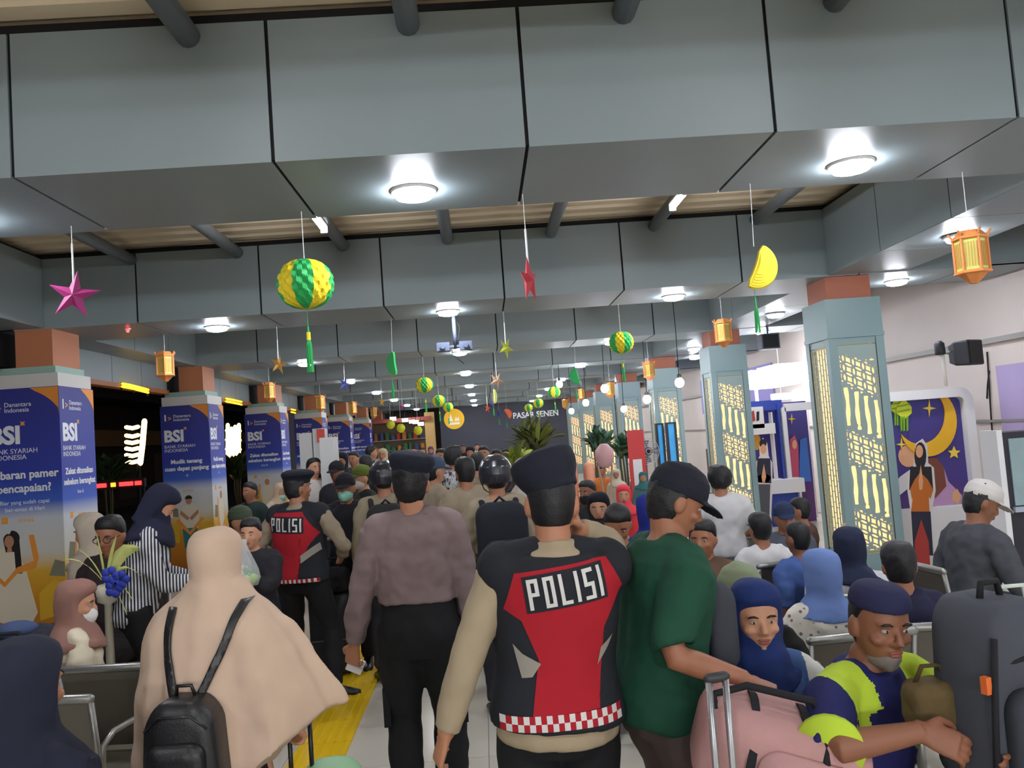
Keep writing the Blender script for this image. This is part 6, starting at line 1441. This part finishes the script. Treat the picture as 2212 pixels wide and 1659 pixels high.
for q in range(30):
    w = rnd.uniform(.05, .09); h_ = rnd.uniform(.12, .3); z = 1.05 + (q % 3) * .45; x = -1.2 + (q // 3) * .22 + rnd.uniform(-.02, .02)
    mb = MB().box(x - w, x + w, .58, .80, z, z + h_); mb.box(x - w * .5, x + w * .5, .6, .75, z + h_, z + h_ + .03); o = mb.build('goods_carton', plain(rnd.choice(gcol), .5), None, False, 'carton on the %s shelf of the far shop, %s' % (('lowest', 'middle', 'top')[q % 3], ['far left end', 'second from left', 'third from left', 'fourth from left', 'left of centre', 'right of centre', 'fourth from right', 'third from right', 'second from right', 'far right end'][q // 3]), 'carton', 'cartons on the far shop shelves'); o.location = (-3.2, SHY, 0)
for px, py, Y, l in ((849, 905, 27, 'leftmost'), (875, 908, 27, 'second from left'), (890, 911, 28, 'middle'), (898, 912, 27.5, 'second from right'), (909, 916, 27, 'rightmost')):
    p = atY(px, py, Y); t = thing('shop_lamp', 'glowing square lamp of the far shop, %s of five' % l, 'lamp', p, group='square lamps over the far shop'); MB().box(-.09, .09, -.09, .09, -.05, .05).build('diffuser', glow((245, 250, 255), 10), t); MB().box(-.1, .1, -.1, .1, .05, .07).build('housing', PWH, t); MB().tube([(0, 0, .07), (0, 0, HT + .08 - p.z)], .008, 5).build('rod', gap, t)
LB = plain((216, 220, 40), .6)
for px, py, l in ((844, 917, 'left'), (866, 925, 'middle'), (903, 930, 'right')):
    p = atY(px, py, 25); t = thing('paper_lantern', 'yellow-green round paper lantern at the far shop, %s of three' % l, 'paper lantern', p, group='yellow-green round lanterns at the far shop'); s = obj('honeycomb_ball', MB().ell((0, 0, 0), (.13, .13, .14), 16, 10).mesh('globe', LB, True), t); s.name = 'globe'; MB().tube([(0, 0, .13), (0, 0, HT + .08 - p.z)], .004, 5).build('string', STRW, t); MB().tube([(0, 0, .12), (0, 0, .15)], .04, 10).build('collar', gap, t)
# outside
MB().box(-40, -4.9, -6, 60, -.3, -.15).build('ground_street', mat('night_asphalt', (40, 38, 38), .8), kind='structure')
def atX(px, py, X):
    d = ray(px, py); return d * (X / d.x) + Vector((0, 0, CAMH))
t = thing('street_building', 'dark brown building across the street behind the left pillars', 'building'); MB().box(-17.5, -16.5, 8, 60, -.2, 9).build('wall', mat('night_wall', (58, 46, 36), .8, var=.2), t); MB().box(-16.5, -16.2, 8, 60, 2.6, 3.3).build('ledge', plain((150, 116, 70), .7), t); MB().box(-16.5, -14.5, 8, 60, 4.4, 4.6).build('awning', plain((40, 34, 30), .7), t)
for q in range(9): MB().box(-16.52, -16.46, 9.5 + q * 4, 11.5 + q * 4, .2, 2.2).build('shutter', plain((80, 66, 54), .6), t)
WG = glow((255, 206, 110), 9); YG = glow((255, 190, 30), 5)
t = thing('light_sculpture', 'bright warm light sculpture of a post and stacked curved bars in the dark street', 'lights'); Y = 21.0
def gpoly(par, nm, pts, Y, r, m): MB().tube([atY(x, y, Y) for x, y in pts], r, 8, rnd=True).build(nm, m, par, True)
gpoly(t, 'light_post', [(312, 910), (308, 960), (303, 1000)], Y, .07, WG)
for y in (924, 942, 956, 970, 984, 998): gpoly(t, 'light_bar', [(273, y - 1), (286, y + 1), (298, y - 2)], Y, .05, WG)
gpoly(t, 'stand', [(300, 1003), (300, 1040)], Y, .05, gap); q = atY(300, 1040, Y); MB().tube([(q.x, q.y, -.2), (q.x, q.y, q.z)], .05, 8).build('mast', gap, t)
t = thing('light_sculpture', 'second warm light sculpture glowing between the second and third banner pillars', 'lights')
for x in (492, 500, 508, 516): gpoly(t, 'light_bar', [(x, 918 + (x % 3) * 4), (x, 988)], 24.0, .055, WG)
for y in (930, 950, 970, 985): gpoly(t, 'cross_bar', [(490, y), (518, y + 1)], 24.0, .05, WG)
q = atY(505, 990, 24.0); MB().tube([(q.x, q.y, -.2), (q.x, q.y, q.z)], .05, 8).build('mast', gap, t)
for pts, l in (([(264, 829), (276, 831), (290, 834), (305, 838), (320, 842)], 'nearest yellow rope light along the orange trim over the left opening'), ([(488, 861), (504, 864), (522, 868)], 'second yellow rope light, between the second and third banner pillars'), ([(629, 884), (638, 886)], 'third yellow rope light by the fourth banner pillar')):
    t = thing('rope_light', l, 'lights')
    for dy in (0, 6): MB().tube([atX(x, y + dy, -4.645) for x, y in pts], .016, 8, rnd=True).build('rope', YG, t, True)
    for x, y in pts[::2]: q = atX(x, y, -4.645); MB().box(-4.665, -4.645, q.y - .01, q.y + .01, q.z - .09, q.z + .02).build('clip', gap, t)
MB().box(-12, -4.95, 7, 40, 5.8, 6.0).build('eaves_roof', mat('eaves_dark', (44, 36, 30), .8), kind='structure')
t = thing('running_text_sign', 'red glowing running-text sign low in the street, right of the nearest banner pillar', 'sign'); a, b = atY(203, 1050, 13.5), atY(308, 1048, 13.5)
MB().box(a.x - .03, b.x + .03, 13.5, 13.58, a.z - .07, a.z + .07).build('case', gap, t); RG = glow((255, 40, 40), 5); OG = glow((255, 130, 30), 5)
for xa, xb, m_ in ((204, 230, RG), (240, 250, OG), (258, 288, RG), (292, 306, RG)): u, v = atY(xa, 1048, 13.5), atY(xb, 1048, 13.5); MB().box(u.x, v.x, 13.485, 13.5, a.z - .035, a.z + .03).build('segment', m_, t)
for s in (a.x, b.x): MB().tube([(s, 13.55, -.15), (s, 13.55, a.z)], .02, 8).build('post', gap, t)
for px, Y, l in ((230, 18.0, 'dark street shrub left of the light sculpture'), (512, 23.0, 'dark street shrub below the second light sculpture')):
    plant(px, 985, Y, l, 70, .6, [(40, 58, 30), (60, 76, 36)], wl=.09, seed=int(px))
t = thing('parked_motorcycle', 'dark parked motorcycle in the street behind the glasses man', 'motorcycle', (-6.0, 12.6, -.15), .4)
for y in (-.6, .6):
    mb = MB(); mb.tube([(0, y + .26 * math.cos(a), .30 + .26 * math.sin(a)) for a in (2 * PI * k / 20 for k in range(21))], .05, 8); mb.build('wheel', gap, t, True); MB().tube([(-.03, y, .3), (.03, y, .3)], .09, 12).build('hub', plain((120, 120, 120), .4), t)
mb = MB(); mb.loft([[(x * w, y, z + dz) for x, z in rrect(-.14, .14, -.12, .12, .05, 3)] for y, w, dz in ((-.55, .6, .62), (-.2, 1, .66), (.15, .9, .60), (.4, .7, .72), (.55, .4, .80))]); mb.build('body_shell', plain((46, 36, 38), .35), t, True); MB().tube([(-.3, .42, .98), (0, .46, .95), (.3, .42, .98)], .016, 8).build('handlebar', gap, t, True); MB().tube([(0, .6, .3), (0, .45, .95)], .025, 8).build('fork', gap, t); MB().box(-.11, .11, -.6, .0, .78, .84).build('saddle', gap, t); MB().ell((0, -.66, .66), (.05, .03, .04), 10, 6).build('tail_light', glow((255, 50, 40), 4), t)

# ================================================================== smaller things held and standing about
p = atY(529, 1232, 5.15); t = thing('plastic_bag', 'clear plastic bag of drinks and greens held up by the girl with glasses', 'bag', p)
CLR = mat('clear_plastic', (236, 240, 240), .12, alpha=.34); mb = MB()
mb.loft([[((w + .006 * math.sin(5 * a)) * math.cos(a), w * .7 * math.sin(a), z) for a in (2 * PI * j / 24 for j in range(24))] for z, w in ((-.10, .03), (-.095, .07), (-.05, .088), (0, .08), (.06, .055), (.12, .028), (.16, .014), (.19, .018))]); mb.build('film', CLR, t, True)
for x, y, z, r, c in ((-.04, 0, -.06, .035, (214, 220, 210)), (.01, -.02, -.06, .032, (196, 206, 120)), (.045, .01, -.055, .030, (150, 190, 60)), (.01, .02, -.015, .03, (60, 140, 70)), (-.03, -.02, -.02, .028, (226, 226, 220))): MB().ell((x, y, z), (r, r, r * 1.1), 12, 8).build('drink_pouch', plain(c, .35), t, True)
p = atY(735, 1400, 7.05); t = thing('suitcase', 'black upright suitcase with chrome pull handle behind the left officer', 'suitcase', (p.x, 6.75, 0), .05); mb = MB(); mb.loft([[(x * s, y, .36 + z * s) for x, z in rrect(-.16, .16, -.32, .30, .05, 4)] for y, s in ((-.12, .94), (-.10, 1), (.10, 1), (.12, .94))]); mb.build('shell', mat('suitcase_black', (30, 30, 32), .5), t, True)
mb = MB(); mb.tube([(.06, .08, .64), (.06, .08, 1.08)], .008, 8); mb.tube([(-.06, .08, .64), (-.06, .08, 1.08)], .008, 8); mb.tube([(-.075, .08, 1.08), (.075, .08, 1.08)], .014, 8, rnd=True); mb.build('pull_handle', ST, t, True)
for x in (-.12, .12): MB().tube([(x - .012, 0, .03), (x + .012, 0, .03)], .030, 10).build('wheel', gap, t)
MB().box(-.15, .15, -.126, -.118, .30, .31).build('zip', plain((80, 80, 80), .4), t); MB().box(.13, .148, -.13, -.115, .42, .52).build('latch', ST, t)
t = thing('shoulder_bag', 'black bag resting on the upright black suitcase', 'bag', (p.x, 6.74, .665)); mb = MB(); mb.loft([[(x * s, y, .10 + z * s) for x, z in rrect(-.17, .17, -.10, .10, .05, 4)] for y, s in ((-.10, .85), (-.06, 1), (.0, 1), (.03, .9))]); mb.build('bag_body', cloth((36, 36, 40)), t, True); MB().tube([(-.12, -.03, .18), (-.08, -.03, .27), (.08, -.03, .27), (.12, -.03, .18)], .010, 8).build('handle', cloth((36, 36, 40)), t, True); MB().box(-.10, .10, -.108, -.095, .05, .11).build('pocket', cloth((46, 46, 50)), t)
# grey travel backpack on a dark case, right foreground
p = atY(2138, 1288, 2.32); t = thing('backpack', 'large dark grey backpack with orange tags at the right, before the jacket man', 'backpack', (p.x, 2.32, p.z - .52), .3); GRB = cloth((74, 77, 86)); mb = MB()
q = lambda s, y, dz=0: [(x * s * (1 - .22 * max(0, z / .5) ** 2), y, z * (1 if s > .9 else .97) + dz) for x, z in rrect(-.155, .155, .0, .52, .085, 6)]
mb.loft([q(.9, -.11), q(1, -.085), q(1, .06), q(.94, .10), q(.7, .115)]); mb.build('bag_body', GRB, t, True); mb = MB(); q2 = lambda s, y: [(x * s, y, .17 + z * s) for x, z in rrect(-.12, .12, -.13, .13, .06, 5)]; mb.loft([q2(1, -.10), q2(1, -.15), q2(.85, -.165)]); mb.build('front_pocket', cloth((62, 64, 72)), t, True)
MB().tube([(-.150, -.09, .02), (-.155, -.115, .25), (-.12, -.105, .44)], .009, 7).build('strap', BKS, t, True); MB().tube([(.150, -.09, .02), (.155, -.115, .25), (.12, -.105, .44)], .009, 7).build('strap', BKS, t, True); MB().box(-.168, -.150, -.11, -.09, .30, .345).build('orange_tag', plain((226, 110, 50), .5), t); MB().box(.150, .168, -.11, -.09, .26, .30).build('orange_tag', plain((226, 110, 50), .5), t); MB().tube([(-.04, 0, .51), (-.03, 0, .56), (.03, 0, .56), (.04, 0, .51)], .010, 8).build('handle', BKS, t, True); MB().tube([(-.13, -.095, .36), (0, -.118, .38), (.13, -.095, .36)], .006, 6).build('zip', BKS, t, True)
z = p.z - .52; t = thing('duffel_case', 'dark case standing under the large grey backpack', 'suitcase', (p.x, 2.34, 0), .3); mb = MB(); mb.loft([[(x * s, y, z / 2 + .01 + zz * s) for x, zz in rrect(-.20, .20, -z / 2 + .03, z / 2 - .012, .06, 4)] for y, s in ((-.15, .95), (-.13, 1), (.13, 1), (.15, .95))]); mb.build('shell', cloth((34, 36, 44)), t, True)
for x in (-.15, .15): MB().tube([(x - .02, 0, .03), (x + .02, 0, .03)], .03, 10).build('wheel', gap, t)
MB().tube([(-.08, -.16, z * .55), (-.07, -.19, z * .6), (.07, -.19, z * .6), (.08, -.16, z * .55)], .010, 8).build('handle', BKS, t, True)
p = atY(2010, 1520, 2.36); t = thing('lap_bag', 'olive brown cloth bag on the lap of the skullcap man', 'bag', p); mb = MB(); mb.loft([[(x * s, y, z_ * s) for x, z_ in rrect(-.07, .07, -.08, .07, .04, 5)] for y, s in ((-.06, .7), (-.04, 1), (.03, 1), (.06, .75))]); remesh(mb, 'bag_body', cloth((98, 82, 52)), t, .007, 3, .02, .05); MB().tube([(-.04, 0, .06), (-.02, -.01, .11), (.03, -.01, .11), (.05, 0, .06)], .007, 7).build('handle', cloth((80, 66, 44)), t, True)
p = atY(2190, 1372, 2.6); t = thing('carrier_bag', 'green and white carrier bag behind the grey backpack', 'bag', (p.x + .02, 2.62, p.z - .18)); mb = MB(); mb.loft([[(x, y, z_) for x, y in rrect(-w, w, -.06, .06, .03, 3)] for z_, w in ((0, .10), (.1, .11), (.2, .10), (.27, .08))]); mb.build('bag_body', plain((206, 216, 206), .5), t, True); MB().box(-.085, .085, -.066, -.058, .08, .18).build('green_print', plain((50, 140, 90), .5), t); MB().tube([(-.05, 0, .26), (-.04, 0, .33), (.04, 0, .33), (.05, 0, .26)], .008, 6).build('handle', plain((206, 216, 206), .5), t, True)
MB().box(p.x - .12, p.x + .16, 2.52, 2.74, 0, p.z - .181).build('side_crate', plain((90, 84, 80), .6), None, False, 'grey crate under the carrier bag at the right edge', 'crate')
# palm-leaf arrangement with blue flowers by the nearest banner pillar
p = atY(232, 1262, 5.15); t = thing('flower_stand', 'young palm leaf arrangement with blue flowers before the glasses man', 'flowers', (p.x, 5.15, 0)); z = p.z
MB().lathe([(.12, 0), (.12, .02), (.03, .04), (.022, z - .12), (.06, z - .10), (.07, z - .02), (.05, z)], 16).build('stand', plain((206, 200, 180), .5), t, True); lm = mat('palm_leaf', (196, 202, 120), .55, var=.2, vscale=14)
def blade(pts, w, m, nm):
    vs, fs = [], []
    for i, q in enumerate(pts):
        ww = w * math.sin(PI * (.12 + .86 * i / (len(pts) - 1))); vs += [(q[0] - ww * .6, q[1], q[2] + ww * .5), (q[0], q[1] - .006, q[2]), (q[0] + ww * .6, q[1], q[2] - ww * .5)]
    for i in range(len(pts) - 1): fs += [(3 * i, 3 * i + 1, 3 * i + 4, 3 * i + 3), (3 * i + 1, 3 * i + 2, 3 * i + 5, 3 * i + 4)]
    return MB().add(vs, fs).build(nm, m, t, True)
for dx, dz, b, w in ((-.22, .18, .05, .018), (-.14, .24, .04, .016), (.10, .30, .03, .016), (.26, .20, .10, .05), (.30, .16, .12, .04), (.24, .04, .08, .018), (.18, -.10, .06, .02), (-.02, .32, .02, .014), (.14, -.18, .05, .014)):
    blade([(dx * u, -.02 - .05 * u, z + dz * u + b * math.sin(PI * u)) for u in (0, .2, .4, .6, .8, 1)], w, lm, 'leaf')
bf = mat('flower_blue', (44, 62, 170), .6, var=.15)
for fx, fz in ((.05, .06), (.11, .03), (.07, -.02)):
    for k in range(5):
        a = 2 * PI * k / 5; MB().ell((fx + .032 * math.cos(a), -.07, z + fz + .032 * math.sin(a)), (.026, .010, .026), 10, 6).build('petal', bf, t, True)
p = atY(48, 1335, 4.9); t = thing('holdall', 'dark holdall with blue cloth on a seat at the left edge', 'bag', (p.x, 4.9, 0.42)); mb = MB(); mb.loft([[(x * s, y, .26 + z_ * s) for x, z_ in rrect(-.20, .20, -.25, .24, .10, 5)] for y, s in ((-.14, .8), (-.09, 1), (.09, 1), (.14, .8))]); remesh(mb, 'bag_body', cloth((46, 48, 58)), t, .014, 3, .03, .08); MB().ell((.0, -.06, .50), (.12, .09, .05), 14, 8).build('blue_cloth', cloth((70, 84, 120)), t, True); MB().tube([(-.1, -.12, .4), (-.06, -.16, .5), (.06, -.16, .5), (.1, -.12, .4)], .012, 8).build('handle', BKS, t, True)
seat(p.x, 4.92, -6, 'steel waiting seat under the dark holdall at the left edge')
# far hanging strip lights seen over the stall at the right are left to the canopy

p = atY(1026, 1262, 5.28); t = thing('belt_pouch', 'orange red pouch hanging at the hip of the helmeted backpack officer', 'pouch', p); mb = MB(); mb.loft([[(x * s, y, z_ * s) for x, z_ in rrect(-.035, .035, -.09, .09, .03, 4)] for y, s in ((-.03, .8), (-.015, 1), (.015, 1), (.03, .8))]); mb.build('pouch_body', plain((232, 76, 48), .5), t, True); MB().box(-.037, .037, -.031, .02, -.005, .012).build('dark_band', gap, t); MB().tube([(0, .01, .08), (.02, .03, .14), (.05, .06, .18)], .008, 6).build('strap', BKS, t, True)
flush()
patch7()
late_prints()
